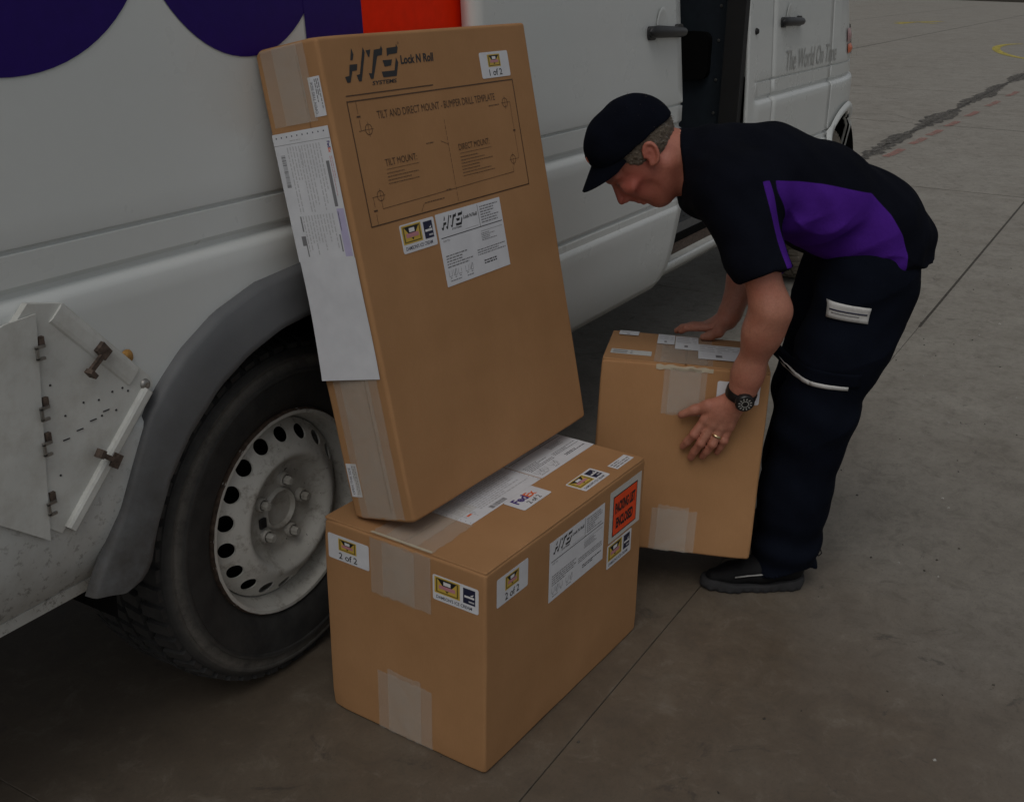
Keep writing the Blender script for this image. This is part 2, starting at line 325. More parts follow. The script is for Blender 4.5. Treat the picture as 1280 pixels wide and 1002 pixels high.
# ------------------------------------------------------------------ ground
def build_ground():
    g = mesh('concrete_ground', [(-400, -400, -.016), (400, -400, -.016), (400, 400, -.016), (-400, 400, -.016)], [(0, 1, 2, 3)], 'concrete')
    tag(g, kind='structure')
    xs = [-10.5, -6.7, -2.9, .95, 4.85, 8.35, 12.1, 15.8]+[15.8+3.85*k for k in range(1, 13)]
    ys = [-18.1, -14.3, -10.6, -6.8, -3.0, .80, 2.22, 6.0, 9.8, 13.6, 17.4, 21.2]
    # dark joint sealant between the slabs
    jb = mesh('joint_bed', [(xs[0], ys[0], -.0035), (xs[-1], ys[0], -.0035), (xs[-1], ys[-1], -.0035), (xs[0], ys[-1], -.0035)], [(0, 1, 2, 3)], 'joint', g)
    for i in range(len(xs)-1):
        for j in range(len(ys)-1):
            gp = .0002 if xs[i] < .5 else .0009 if xs[i] < 3 else (.006 if xs[i] < 8 else .020)
            x0, x1, y0, y1 = xs[i]+gp, xs[i+1]-gp, ys[j]+gp, ys[j+1]-gp
            b = .0010 if xs[i] < 3 else .006; n = 10
            m = MB()
            # a slab: flat top, worn arris, sides into the joint; tiny level differences between neighbours
            dz = random.uniform(-.0005, .0005)
            ring = lambda k, z: [(x0+k, y0+k, z), (x1-k, y0+k, z), (x1-k, y1-k, z), (x0+k, y1-k, z)]
            v = ring(0, -.014)+ring(0, -.002+dz)+ring(b*.4, -.0007+dz)+ring(b, dz)
            f = [(a*4+c, a*4+(c+1) % 4, a*4+4+(c+1) % 4, a*4+4+c) for a in range(3) for c in range(4)]+[(12, 13, 14, 15)]
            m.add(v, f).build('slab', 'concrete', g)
    # broken joint filled with crumbling asphalt
    m = MB(); x = 8.9; up = []; dn = []
    while x < 24:
        w = .035+.05*abs(math.sin(x*.9))+random.uniform(-.025, .04)
        if x < 9.6: w *= max(.1, (x-8.9)/.7)
        up.append((x, 2.22+w+.03*math.sin(x*3.1), .004)); dn.append((x, 2.22-w+.03*math.sin(x*2.3), .004)); x += random.uniform(.05, .12)
    m.add(up+dn, [(k, k+1, len(up)+k+1, len(up)+k) for k in range(len(up)-1)]); m.build('joint_repair', 'asphalt_fill', g)
    # fine meandering cracks
    for pts in ([(12.1, 2.2), (12.7, 2.7), (12.4, 3.4)], [(3.1, .05), (3.2, -.08), (3.5, -.12)]):
        up, dn = [], []
        P = [Vector((*q, .004)) for q in pts]
        for k in range(len(P)-1):
            for s in range(12):
                q = P[k].lerp(P[k+1], s/12)+Vector((random.uniform(-.012, .012), random.uniform(-.012, .012), 0)); w = random.uniform(.0012, .005)
                d = (P[k+1]-P[k]).normalized(); nrm = Vector((-d.y, d.x, 0)); up.append(q+nrm*w); dn.append(q-nrm*w)
        MB().add(up+dn, [(k, k+1, len(up)+k+1, len(up)+k) for k in range(len(up)-1)]).build('hairline_crack', 'joint', g)
    # sprayed marks
    def stroke(name, pts, w, mat):
        P = [Vector((*q, .005)) for q in pts]; up = []; dn = []
        for k, q in enumerate(P):
            d = (P[min(k+1, len(P)-1)]-P[max(k-1, 0)]).normalized(); n_ = Vector((-d.y, d.x, 0)); up.append(q+n_*w/2); dn.append(q-n_*w/2)
        return MB().add(up+dn, [(k, k+1, len(up)+k+1, len(up)+k) for k in range(len(up)-1)]).build(name, mat, g)
    for a, b in ((9.62, 10.15), (10.5, 11.0), (11.2, 11.7), (12.0, 12.5), (13.0, 13.6), (14.2, 14.9), (15.6, 16.3)):
        stroke('pink_dash', [(a, 2.06-.02*(a-9.6)), ((a+b)/2, 2.04-.02*(a-9.6)), (b, 2.05-.02*(b-9.6))], .07, 'pink_paint')
    loop = [(25.4+2.6*math.cos(t)+.5*math.sin(t), 2.75+.85*math.sin(t)+.35*math.cos(t)) for t in [math.radians(a) for a in range(20, 345, 12)]]
    stroke('yellow_loop', loop, .16, 'yellow_paint'); stroke('yellow_stroke', [(26.6, 3.0), (25.0, 2.5), (22.5, 2.0)], .14, 'yellow_paint')
    stroke('yellow_arrow', [(36.6, 8.0), (38.2, 7.9), (39.6, 7.3)], .3, 'yellow_paint'); stroke('yellow_arrow', [(37.6, 8.3), (38.4, 7.75), (37.7, 7.1)], .25, 'yellow_paint')
    # grit, chips and bits of paper lying on the floor
    m = MB()
    for k in range(260):
        x = random.uniform(.9, 6.5); y = random.uniform(-2.2, .8) if k % 3 else random.uniform(-.6, 1.0); r = random.uniform(.0012, .0034)*(1.6 if k % 17 == 0 else 1); a = random.uniform(0, 6.3)
        c_, s_ = math.cos(a), math.sin(a); v = [(x+c_*dx*r-s_*dy*r, y+s_*dx*r+c_*dy*r, .001+dz*r) for dx, dy, dz in ((-1.3, -.6, -.4), (1.1, -.9, -.4), (1.4, .7, -.4), (-.8, 1, -.4), (-.5, -.3, .7), (.7, -.2, .8), (.4, .5, .6))]
        m.add(v, [(0, 1, 5, 4), (1, 2, 5), (2, 6, 5), (2, 3, 6), (3, 4, 6), (3, 0, 4), (4, 5, 6)], k % 4 == 0)
    tag(m.build('grit', ['joint', 'piping_grey'], g), kind='stuff')
    # far kerb
    k = MB().box((-.15, -45, -.02), (.15, 30, .13), M=Matrix.Translation((73, 10, 0))@Matrix.Rotation(-.5, 4, 'Z')).build('kerb', 'joint'); tag(k, kind='structure')
build_ground()

# ------------------------------------------------------------------ delivery van
VY = 1.384                                       # outer face of the van's side at the belt line
PROF = [(2.30, .078), (1.055, 0), (1.0495, .0006), (1.0475, .007), (1.0425, .007), (1.0405, .0006), (.995, 0), (.986, .008), (.978, .008), (.970, -.006), (.960, -.011), (.85, -.0115),
        (.770, -.012), (.765, -.003), (.758, -.003), (.753, -.012), (.736, -.013), (.729, -.020), (.72, -.022), (.60, -.020), (.55, -.014), (.51, -.002), (.48, .014), (.455, .034)]
def prof_flat(z):
    return 0 if z > 1.055 and z > 2.3 else ((z-1.055)*.078/1.245 if z > 1.055 else -.02*(1.055-z)/.5 if z > .555 else -.02+(.555-z)*.45)
def prof(z):
    for (za, a), (zb, b) in zip(PROF, PROF[1:]):
        if zb <= z <= za: return a+(b-a)*(za-z)/(za-zb)
    return PROF[0][1] if z > PROF[0][0] else PROF[-1][1]
ROWS = [2.3, 2.1, 1.9, 1.7, 1.5, 1.35, 1.25, 1.15, 1.09]+[z for z, _ in PROF[1:]]+[.93, .90, .88, .82, .80, .785, .69, .66, .63, .58]
ROWS = sorted(set(ROWS), reverse=True)
def plan(t):
    """outline of the front seen from above: t is metres along x until the nose turns"""
    if t <= 5.3: return t, VY
    a = (t-5.3)/1.15*math.pi/2*.98
    a = min(a, math.pi/2)
    return 5.3+1.15*math.sin(a), VY+.986*(1-math.cos(a))
def panel(name, t0, t1, parent, bottom=lambda x: .455, top=lambda x: 2.3, dt=.02, yoff=0, mat='van_paint', xmap=None, thick=.012, extra=(), soft=None):
    n = max(2, int((t1-t0)/dt)+1); ts = sorted(set([t0+(t1-t0)*k/(n-1) for k in range(n)]+list(extra)))
    rows = ROWS; m = len(rows); v = []
    for t in ts:
        for z in rows:
            x, y = plan(t); zz = min(max(z, bottom(x)), top(x))
            if xmap: x = xmap(t, zz)
            # outward direction in plan
            x2, y2 = plan(t+.01); d = Vector((x2-plan(t)[0], y2-plan(t)[1])).normalized(); nrm = Vector((d.y, -d.x)); k_ = min(1, max(0, (t-soft[0])/(soft[1]-soft[0]))) if soft else 1; o = prof(zz)*k_+prof_flat(zz)*(1-k_)-yoff
            lean = max(0, zz-.97)*.35*max(0, t-5.25) if t > 5.25 else 0          # bonnet and wings lean back
            v.append((x-nrm.x*(o+lean), y-nrm.y*(o+lean), zz))
    f = [(i*m+j, i*m+j+1, (i+1)*m+j+1, (i+1)*m+j) for i in range(len(ts)-1) for j in range(m-1)]
    ob = mesh(name, v, f, mat, parent, True, None, True, None, 35)
    # make sure the normals look outwards
    me = ob.data
    if sum(p.normal.y*p.area for p in me.polygons) > 0: me.flip_normals()
    if thick:
        s = ob.modifiers.new('thickness', 'SOLIDIFY'); s.thickness = thick; s.offset = -1
    return ob

def arch(cx, r, cz=.37, low=.455):
    return lambda x: max(low, cz+math.sqrt(max(0, r*r-(x-cx)**2))) if abs(x-cx) < r else low

def wheel(parent, cx, y, name='wheel', rot=.15, detail=True, rubber='tyre_rubber'):
    """steel wheel, its axle along y; outer side towards -y"""
    W = empty('tmp')
    loc = Matrix.Translation((cx, y, .365))
    P3 = lambda r, a, t: (r*math.sin(t), a, r*math.cos(t))
    m = MB()
    m.lathe([(.185, .10), (.192, .055), (.198, .034), (.205, .014), (.2085, -.002), (.212, -.006), (.2195, -.006), (.222, -.001), (.222, .012), (.205, .03), (.20, .1), (.20, .19), (.222, .2)], 96, P3)
    # ring with ventilation holes
    H = 18; hr = .0178; ra, rb = .1445, .1935
    hy = lambda r: .030-(.186-r)*.80 if r < .188 else .0316+(r-.188)*1.2
    if detail:
        for k in range(H):
            c = 2*math.pi*(k+rot)/H; dth = math.pi/H; rm = .168; q = 32
            outer, inner, back = [], [], []
            for s in range(q):
                a = 2*math.pi*s/q; dx, dr = math.cos(a), math.sin(a)
                sc_ = 1/max(abs(dx)/1, abs(dr)/1)
                tt = c+dth*dx*sc_; r_ = (rm+(rb-rm)*dr*sc_) if dr > 0 else (rm+(rm-ra)*dr*sc_)
                outer.append(P3(r_, hy(r_), tt))
                tx, r2 = c+hr*dx/rm, rm+hr*.80*dr
                inner.append(P3(r2, hy(r2)-.001, tx)); back.append(P3(r2, hy(r2)+.0035, tx))
            m.add(outer+inner+back, [(i, (i+1) % q, q+(i+1) % q, q+i) for i in range(q)]+[(q+i, q+(i+1) % q, 2*q+(i+1) % q, 2*q+i) for i in range(q)])
    else:
        m.lathe([(.1935, hy(.1935)), (.168, hy(.168)), (.1445, hy(.1445))], 64, P3)
    m.lathe([(.1445, hy(.1445)), (.137, -.0085), (.130, -.0115), (.123, -.0105), (.116, -.003), (.110, .010), (.104, .021), (.094, .026), (.060, .027), (.047, .026), (.0445, .020), (.0415, .018), (.0385, .021), (.036, .027), (.02, .029), (.0005, .0295)], 96, P3)
    rim = m.build(name, 'wheel_paint', parent, True, True, 40, None); rim.location = (cx, y, .365)
    # tyre
    t = MB()
    tp = [(.212, .012), (.222, .004), (.235, -.008), (.26, -.018), (.285, -.0215), (.300, -.021), (.303, -.0235), (.309, -.0235), (.312, -.0195), (.330, -.015), (.333, -.017), (.338, -.0165), (.341, -.0125), (.350, -.006), (.354, .004),
          (.358, .02), (.359, .045), (.359, .11), (.359, .175), (.358, .2), (.354, .215), (.33, .235), (.285, .24), (.235, .23), (.215, .205)]
    t.lathe(tp, 120, P3)
    nb = 54
    for k in range(nb):                              # tread lugs: shoulder blocks and two inner rows
        for (a0, a1, ph, r0) in ((-.003, .040, 0, .352), (.048, .086, .5, .357), (.094, .126, .2, .358), (.134, .172, .7, .357), (.180, .222, .4, .352)):
            c = 2*math.pi*(k+ph)/nb; h = .33*2*math.pi/nb; sk = .02
            vv = []
            for rr in (r0-.006, .3725 if .04 < a0 < .18 else .3705):
                for a, s, e in ((a0, -1, 0), (a0, 1, 0), (a1, 1, sk), (a1, -1, sk)):
                    r2 = rr-(.009 if (a == a0 and a0 < .01) or (a == a1 and a1 > .2) else 0)
                    vv.append(P3(r2, a, c+s*h*(.92 if rr > .37 else 1)+e))
            t.add(vv, [(0, 1, 5, 4), (1, 2, 6, 5), (2, 3, 7, 6), (3, 0, 4, 7), (4, 5, 6, 7)])
    t.build('tyre', rubber, rim, True, False, 32)
    m = MB().lathe([(.2205, -.0075), (.2235, -.004), (.2245, .004)], 96, lambda r, a, t_: P3(r-.0012+.0005*math.sin(t_*23)+.0004*math.sin(t_*57), a+.0008, t_)); m.build('rusty_rim_edge', 'rust_edge', rim, True)
    if detail:
        for k in range(5):
            c = 2*math.pi*k/5+.22; cx_, cz_ = .065*math.sin(c), .065*math.cos(c); b = MB()
            b.lathe([(.0150, .0265), (.0150, .018), (.0135, .015), (.0115, .0145)], 24, lambda r, a, t_: (cx_+r*math.sin(t_), a, cz_+r*math.cos(t_)))
            b.lathe([(.0098, .0145), (.0098, .002), (.0080, -.001), (.0005, -.0015)], 6, lambda r, a, t_: (cx_+r*math.sin(t_+k), a, cz_+r*math.cos(t_+k)))
            b.build('wheel_bolt', 'wheel_paint', rim, True, False, 30)
        MB().lathe([(.19, .075), (.11, .07), (.0005, .07)], 48, P3).build('brake_drum', 'dark_cavity', rim)
        MB().box((-.012, -.004, -.009), (.004, .002, .012), M=Matrix.Translation((-.052, .022, -.012))).build('balance_weight', 'black_plastic', rim)
    bpy.data.objects.remove(W)
    return rim

def text_geo(s, bold=0.0, shear=0.0, _c={}):
    key = (s, bold, shear)
    if key in _c: return _c[key]
    cu = bpy.data.curves.new('t', 'FONT'); cu.body = s; cu.size = 1; cu.offset = bold; cu.shear = shear; cu.resolution_u = 3
    ob = bpy.data.objects.new('t', cu); COL.objects.link(ob)
    dg = bpy.context.evaluated_depsgraph_get(); me = bpy.data.meshes.new_from_object(ob.evaluated_get(dg))
    v = [(q.co.x, q.co.y) for q in me.vertices]; f = [tuple(p.vertices) for p in me.polygons]
    bpy.data.objects.remove(ob); bpy.data.curves.remove(cu); bpy.data.meshes.remove(me)
    xs = [q[0] for q in v]; ys = [q[1] for q in v]
    _c[key] = (v, f, min(xs), max(xs), min(ys), max(ys)); return _c[key]

def build_van():
    van = empty('delivery_van', (0, 0, 0))
    tag(van, 'white panel van with purple and orange lettering and its sliding door open', 'van')
    RX = 1.555
    body = panel('rear_side_panel', .28, 2.86, van, arch(RX, .485, low=.478), dt=.012)
    # roof, rear, far side, floor
    m = MB()
    m.grid(2, 14, lambda u, v: (.28+u*4.75, 2.37+(1-2*v)*-.905*1 if 0 else 2.37+(v*2-1)*.905, 2.3+.16*(1-abs(v*2-1)**3)))
    m.build('roof', 'van_paint', van, True)
    MB().box((.26, 1.47, .46), (.275, 3.28, 2.35)).build('rear_doors', 'van_paint', van)
    MB().box((.28, 3.33, .46), (5.3, 3.35, 2.3)).build('far_side', 'van_paint', van)
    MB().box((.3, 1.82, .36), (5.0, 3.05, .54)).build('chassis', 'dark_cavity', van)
    MB().box((2.1, 1.448, .565), (4.6, 3.3, .60)).build('load_floor', 'tread_plate', van)
    MB().box((.3, 1.47, .95), (2.84, 1.48, 2.28)).build('inner_lining', 'interior_grey', van)
    # bulkhead between cab and load space
    bh = MB().box((4.06, 1.475, .46), (4.09, 3.3, 2.28)).build('bulkhead', 'navy_panel', van)
    m = MB()
    m.prism(rounded_rect(-.055, -.085, .055, .085, .03), 0, -.035, lambda a, b, c: (4.058+c, 1.60+a*1.0, 1.135+b)); m.build('latch_recess', 'dark_cavity', bh)
    MB().lathe([(.0005, -.016), (.011, -.015), (.014, -.008), (.016, 0)], 20, lambda r, a, t: (4.058+a, 1.78+r*math.cos(t), 1.075+r*math.sin(t))).build('lock_knob', 'steel', bh, True)
    for zz in (.93, 1.05, 1.19, 1.31):
        MB().lathe([(.0005, -.003), (.004, -.003), (.006, 0)], 10, lambda r, a, t: (4.058+a, 1.52+r*math.cos(t), zz+r*math.sin(t))).build('screw', 'steel', bh)
    # door opening: pillar, seal, step
    MB().box((3.985, 1.400, .57), (4.026, 1.470, 2.28)).build('door_seal', 'rubber_seal', van)
    st = panel('door_sill', 2.86, 4.32, van, top=lambda x: .507, dt=.1)
    m = MB().box((2.9, 1.392, .495), (4.06, 1.43, .5075)); m.build('sill_ledge', 'white_sheet', van)
    m = MB().box((2.9, 1.430, .508), (4.055, 1.445, .536)); m.build('sill_channel', 'rusty_steel', van)
    MB().box((2.9, 1.445, .53), (4.055, 1.46, .566)).build('step_edge', 'dark_cavity', van)
    m = MB()                                                # raised tread bars on the step
    for k in range(34):
        for j in range(9):
            x, y = 2.98+k*.03, 1.475+j*.03; s = 1 if (k+j) % 2 else -1
            M = Matrix.Translation((x, y, .601))@Matrix.Rotation(s*.8, 4, 'Z'); m.box((-.011, -.003, 0), (.011, .003, .002), M=M)
    tag(m.build('tread_bars', 'tread_plate', van), kind='stuff')
    # B pillar and cab door
    panel('door_pillar', 4.03, 4.297, van, bottom=lambda x: .51, dt=.012, soft=(4.10, 4.15))
    MB().lathe([(.0005, -.012), (.008, -.011), (.012, -.004), (.012, 0)], 18, lambda r, a, t: (4.10+r*math.cos(t), VY+.012+a, 1.225+r*math.sin(t))).build('door_bumper', 'rubber_seal', van, True)
    cd = panel('cab_door', 4.305, 5.12, van, bottom=lambda x: .50, top=lambda x: 1.5, dt=.05)
    MB().box((4.36, VY+.045, 1.5), (5.1, VY+.055, 2.2)).build('cab_window', 'glass_dark', van)
    MB().box((4.29, VY+.02, .46), (5.12, VY+.03, 1.5)).build('door_gap', 'dark_cavity', van)
    FX = 5.43
    fe = panel('front_wing', 5.126, 6.49, van, arch(FX, .45), top=lambda x: 1.22+max(0, 6.2-x)*.25, dt=.015)
    MB().grid(12, 8, lambda u, v: (plan(5.126+u*1.364)[0], plan(5.126+u*1.364)[1]+.04+(3.35-VY-.02-2*(plan(5.126+u*1.364)[1]-VY))*v*1.0, 1.22+max(0, 6.2-plan(5.126+u*1.364)[0])*.25-.01)).build('bonnet', 'van_paint', van, True)
    MB().grid(2, 8, lambda u, v: (5.75-u*.85, 1.47+v*1.8, 1.36+u*.95)).build('windscreen', 'glass_dark', van, True)
    for (t0, t1, z0, z1, mt, nm) in ((5.37, 5.475, 1.080, 1.122, 'lamp_orange', 'marker_lamp'), (5.36, 5.44, 1.13, 1.19, 'pink_lens', 'lens_glow'), (5.5, 5.75, 1.06, 1.2, 'glass_dark', 'headlamp')):
        m = MB()
        def gp(u, v):
            t = t0+(t1-t0)*u; x, y = plan(t); z = z0+(z1-z0)*v; x2, y2 = plan(t+.01); d = Vector((x2-x, y2-y)).normalized()
            bul = .006+.010*math.sin(math.pi*u)*math.sin(math.pi*v)-prof(z)-max(0, z-.97)*.35*max(0, t-5.25)
            return (x+d.y*bul, y-d.x*bul, z)
        m.grid(8, 6, gp); m.build(nm, mt, van, True)
    for zz in (1.07, 1.10, 1.13):
        MB().grid(5, 2, lambda u, v: (plan(5.475+.06*u)[0], plan(5.475+.06*u)[1]-.022, zz-.03*u+.009*v)).build('bumper_strip', 'black_plastic', van)
    # arch lip of the front wing
    m = MB()
    def lip(u, v):
        a = math.radians(12+156*u); x = FX-math.cos(a)*(.448+.045*v); z = .37+math.sin(a)*(.448+.045*v); t = x if x < 5.3 else 5.3+1.15*math.asin(min(1, (x-5.3)/1.15))/(math.pi/2*.98)
        return (x, plan(t)[1]-.010-.014*math.sin(math.pi*v)+prof(max(z, .5)), z)
    m.grid(40, 5, lip); m.build('arch_lip', 'van_paint', van, True)
    # wheels and wells
    wheel(van, 1.542, 1.444); fw = wheel(van, FX, 1.440, detail=False, rubber='dusty_rubber')
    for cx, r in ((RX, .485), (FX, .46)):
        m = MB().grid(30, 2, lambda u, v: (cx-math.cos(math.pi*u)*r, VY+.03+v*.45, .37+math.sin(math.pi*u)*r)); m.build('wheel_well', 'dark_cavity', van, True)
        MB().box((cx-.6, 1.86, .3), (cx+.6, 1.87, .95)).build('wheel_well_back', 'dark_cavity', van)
    # grey plastic flare round the rear wheel
    ol = [(.982, .474), (.999, .504), (1.019, .530), (1.062, .593), (1.100, .669), (1.136, .738), (1.177, .780), (1.229, .822), (1.311, .866), (1.416, .896), (1.555, .907)]
    il = [(1.040, .462), (1.075, .468), (1.095, .484), (1.116, .546), (1.154, .617), (1.209, .681), (1.284, .742), (1.361, .780), (1.449, .805), (1.555, .815)]
    def resample(P, n):
        P = [Vector(p) for p in P]; L = [0]
        for a, b in zip(P, P[1:]): L.append(L[-1]+(b-a).length)
        out = []
        for k in range(n):
            s = L[-1]*k/(n-1); j = max(i for i in range(len(L)) if L[i] <= s+1e-9); j = min(j, len(P)-2)
            out.append(P[j].lerp(P[j+1], (s-L[j])/(L[j+1]-L[j])))
        return out
    A, B = resample(ol, 40), resample(il, 40)
    A += [Vector((2*RX-p.x, p.y)) for p in A[-2::-1]]; B += [Vector((2*RX-p.x, p.y)) for p in B[-2::-1]]
    cs = [(-.02, .004), (0, -.003), (.03, -.012), (.10, -.018), (.45, -.022), (.82, -.030), (.94, -.030), (.985, -.026), (1.0, -.016), (1.0, .05)]
    m = MB(); n = len(cs)
    v = []
    for a, b in zip(A, B):
        for t, o in cs: q = a.lerp(b, t); v.append((q.x, VY-.016+o, q.y))
    m.add(v, [(i*n+j, i*n+j+1, (i+1)*n+j+1, (i+1)*n+j) for i in range(len(A)-1) for j in range(n-1)]); m.build('arch_flare', 'grey_plastic', van, True, False, 50)
    # flange under the rear corner
    m = MB(); m.box((.28, VY+.008, .468), (1.02, VY+.03, .488)); m.build('lower_flange', 'van_paint', van)

    # sliding door, slid back outside the body
    def xm(t, z):
        u = (t-2.118)/(3.28-2.118)
        if z < .735: k = (.735-z)/(.735-.475); fx = 3.285-.10*k-.04*max(0, k-.75)**2*16
        else: fx = 3.285-.03*max(0, z-1.05)/.3
        return 2.118+(fx-2.118)*u
    dr = panel('sliding_door', 2.118, 3.28, van, bottom=lambda x: .484, top=lambda x: 2.2, dt=.04, yoff=.052, xmap=xm, thick=.035)
    m = MB().grid(2, 24, lambda u, v: (xm(3.28, .5+v*1.6)+.002, VY-.03+u*.02, .5+v*1.6)); m.build('door_edge_seal', 'rubber_seal', dr)
    def handle(x0, x1, z, y, par, tilt=0):
        m = MB()
        def hp(u, v):
            a = 2*math.pi*v; x = x0+(x1-x0)*u; k = (1-abs(2*u-1)**9)**.5 if 0 < u < 1 else 0
            hh = (.018-.004*u)*k; return (x, y-.015-.008*math.sin(math.pi*u)+math.cos(a)*.012*k, z+math.sin(a)*hh+tilt*(u-.5))
        m.grid(40, 16, hp); h = m.build('door_handle', 'black_plastic', par, True)
        for xa in (x0+.012, x1-.055): MB().prism(rounded_rect(xa, z-.020, xa+.045, z+.018, .012), y+.004, y-.010, lambda a, b, c: (a, c, b)).build('handle_mount', 'black_plastic', par, True, False, 40)
        # shallow finger dish pressed into the skin
        cx = x0+(x1-x0)*.42; m = MB()
        m.lathe([(.066, -.0004), (.060, -.0018), (.052, -.0012), (.04, .0), (.0005, .0004)], 40, lambda r, a, t: (cx+r*.62*math.cos(t), y-.0015+a, z+.002+r*1.0*math.sin(t)))
        m.build('finger_dish', 'van_paint', par, True)
    handle(3.005, 3.27, 1.262, VY-.052+prof(1.262), dr, -.01)
    handle(4.37, 4.635, 1.248, VY+prof(1.248), cd, -.006)

    # lettering on the body
    def place(pts, d=.0016, yy=0): return [(x, VY+prof(1.055)+(z-1.055)*.078/1.245-d-yy, z) for x, z in pts]
    def strip(m, cx, cz, rx, rz, tx, tz, a0, a1, n=72, d=.0016):
        o = [(cx+rx*math.cos(a), cz+rz*math.sin(a)) for a in [math.radians(a0+(a1-a0)*k/n) for k in range(n+1)]]
        i = [(cx+(rx-tx)*math.cos(a), cz+(rz-tz)*math.sin(a)) for a in [math.radians(a0+(a1-a0)*k/n) for k in range(n+1)]]
        m.add(place(o+i, d), [(k, k+1, n+1+k+1, n+1+k) for k in range(n)])
    def rect(m, x0, z0, x1, z1, d=.0016): m.add(place([(x0, z0), (x1, z0), (x1, z1), (x0, z1)], d), [(0, 1, 2, 3)])
    m = MB(); strip(m, 1.003, 1.555, .292, .276, .135, .12, 0, 330); rect(m, .84, 1.52, 1.17, 1.60, .0022); m.build('letter', 'decal_purple', body)
    m = MB(); strip(m, 1.472, 1.555, .232, .274, .115, .12, 0, 360); rect(m, 1.623, 1.287, 1.7905, 2.04, .0022); m.build('letter', 'decal_purple', body)
    m = MB(); rect(m, 1.7915, 1.287, 1.95, 2.04); rect(m, 1.95, 1.287, 2.152, 1.40); rect(m, 1.95, 1.60, 2.10, 1.71); rect(m, 1.95, 1.92, 2.152, 2.04); m.build('letter', 'decal_orange', body)
    m = MB(); rect(m, .36, 1.287, .52, 2.04); rect(m, .52, 1.57, .66, 1.69); rect(m, .52, 1.91, .70, 2.04); m.build('letter', 'decal_purple', body)
    v, f, xa, xb, ya, yb = text_geo('The World On Time', 0, .25)
    m = MB().add([(4.47+(x-xa)/(xb-xa)*.72, VY-.0028+prof(1.062+(y-ya)/(yb-ya)*.078), 1.062+(y-ya)/(yb-ya)*.078) for x, y in v], f); m.build('door_lettering', 'decal_grey', cd)

    # flip placard frame on the rear corner
    cx, cz = .95, .784; py = VY-.021
    pl = MB().prism([(cx-.205, cz), (cx, cz-.178), (cx+.19, cz-.014), (cx+.207, cz+.002), (cx+.202, cz+.018), (cx+.06, cz+.176), (cx, cz+.19)], py-.002, py+.010, lambda a, b, c: (a, c, b)).build('placard_holder', 'white_sheet', van)
    def rail(p, q, w, h, name='rail', taper=0):
        p, q = Vector((p[0], 0, p[1])), Vector((q[0], 0, q[1])); d = (q-p).normalized(); nn = Vector((d.z, 0, -d.x)); m = MB(); v = []
        for base, hh in ((p, h), (q, h)):
            for s, y in ((0, 0), (.08, -.7), (.25, -1), (.75, -1), (.92, -.7), (1, 0)): v.append(base+nn*w*(s-.5)+Vector((0, py-.002+y*hh, 0)))
        f = [(k, k+1, 7+k, 6+k) for k in range(5)]+[(0, 1, 2, 3, 4, 5)[::-1], (6, 7, 8, 9, 10, 11)]
        return m.add(v, f).build(name, 'white_sheet', pl)
    rail((1.118, .812), (.993, .950), .034, .004); rail((.964, .608), (1.142, .782), .022, .009)
    # flap, folded over to the left on its hinge
    MB().prism([(.958, .958), (.925, .606), (.867, .652), (.765, .73), (.742, .79), (.765, .85), (.885, .948), (.905, .955)], -.007, -.004, lambda a, b, c: (a, py+c-(.95-a)*.01, b)).build('flap', 'white_sheet', pl)
    def clip(x, z, ang, s, mat):
        M = Matrix.Translation((x, py-.008, z))@Matrix.Rotation(ang, 4, 'Y'); m = MB()
        m.box((-.016*s, -.006, -.013*s), (.016*s, .008, .013*s), M=M); m.box((-.005*s, -.010, -.055*s), (.006*s, -.004, -.012*s), M=M); m.box((-.009*s, -.02, -.064*s), (.010*s, -.004, -.054*s), M=M)
        m.build('spring_clip', mat, pl)
    clip(1.062, .873, .95, .72, 'rusty_steel'); clip(1.058, .690, 2.25, .72, 'rusty_steel')
    for z in (.902, .81, .755, .66):
        x = .932+(.96-.932)*(z-.61)/.345; m = MB()
        m.box((x-.012, py-.016, z-.009), (x-.008, py-.012, z+.009)); m.box((x-.012, py-.016, z+.007), (x+.004, py-.012, z+.011)); m.box((x-.012, py-.016, z-.011), (x+.002, py-.012, z-.007)); m.build('hinge_clip', 'steel', pl)
        MB().box((x+.001, py-.008, z+.006), (x+.009, py-.002, z+.021)).build('hinge_pin', 'rusty_steel', pl)
    m = MB()
    for x, z in ((1.02, .80), (1.048, .795), (1.075, .80), (1.105, .792), (1.05, .768), (1.078, .768), (.985, .79), (.967, .845), (.962, .70), (1.095, .80)):
        m.lathe([(.0005, 0), (.0016, 0), (.0019, .001)], 8, lambda r, a, t: (x+r*math.cos(t), py-.0032+a, z+r*math.sin(t)))
    for k in range(4): m.box((.975+k*.026, py-.0035, .752+k*.007), (.987+k*.026, py-.002, .7535+k*.007))
    tag(m.build('rivet_holes', 'black_plastic', pl), kind='stuff')
    MB().lathe([(.0005, -.005), (.004, -.006), (.008, -.004), (.0095, 0)], 20, lambda r, a, t: (1.140+r*math.cos(t), py-.002+a, .792+r*math.sin(t))).build('corner_bolt', 'steel', pl, True)
    MB().lathe([(.0005, -.006), (.009, -.005), (.013, 0)], 24, lambda r, a, t: (1.118+r*math.cos(t), VY-.014+a, .843+r*1.0*math.sin(t))).build('side_reflector', 'reflector_amber', van, True)
    return van
build_van()

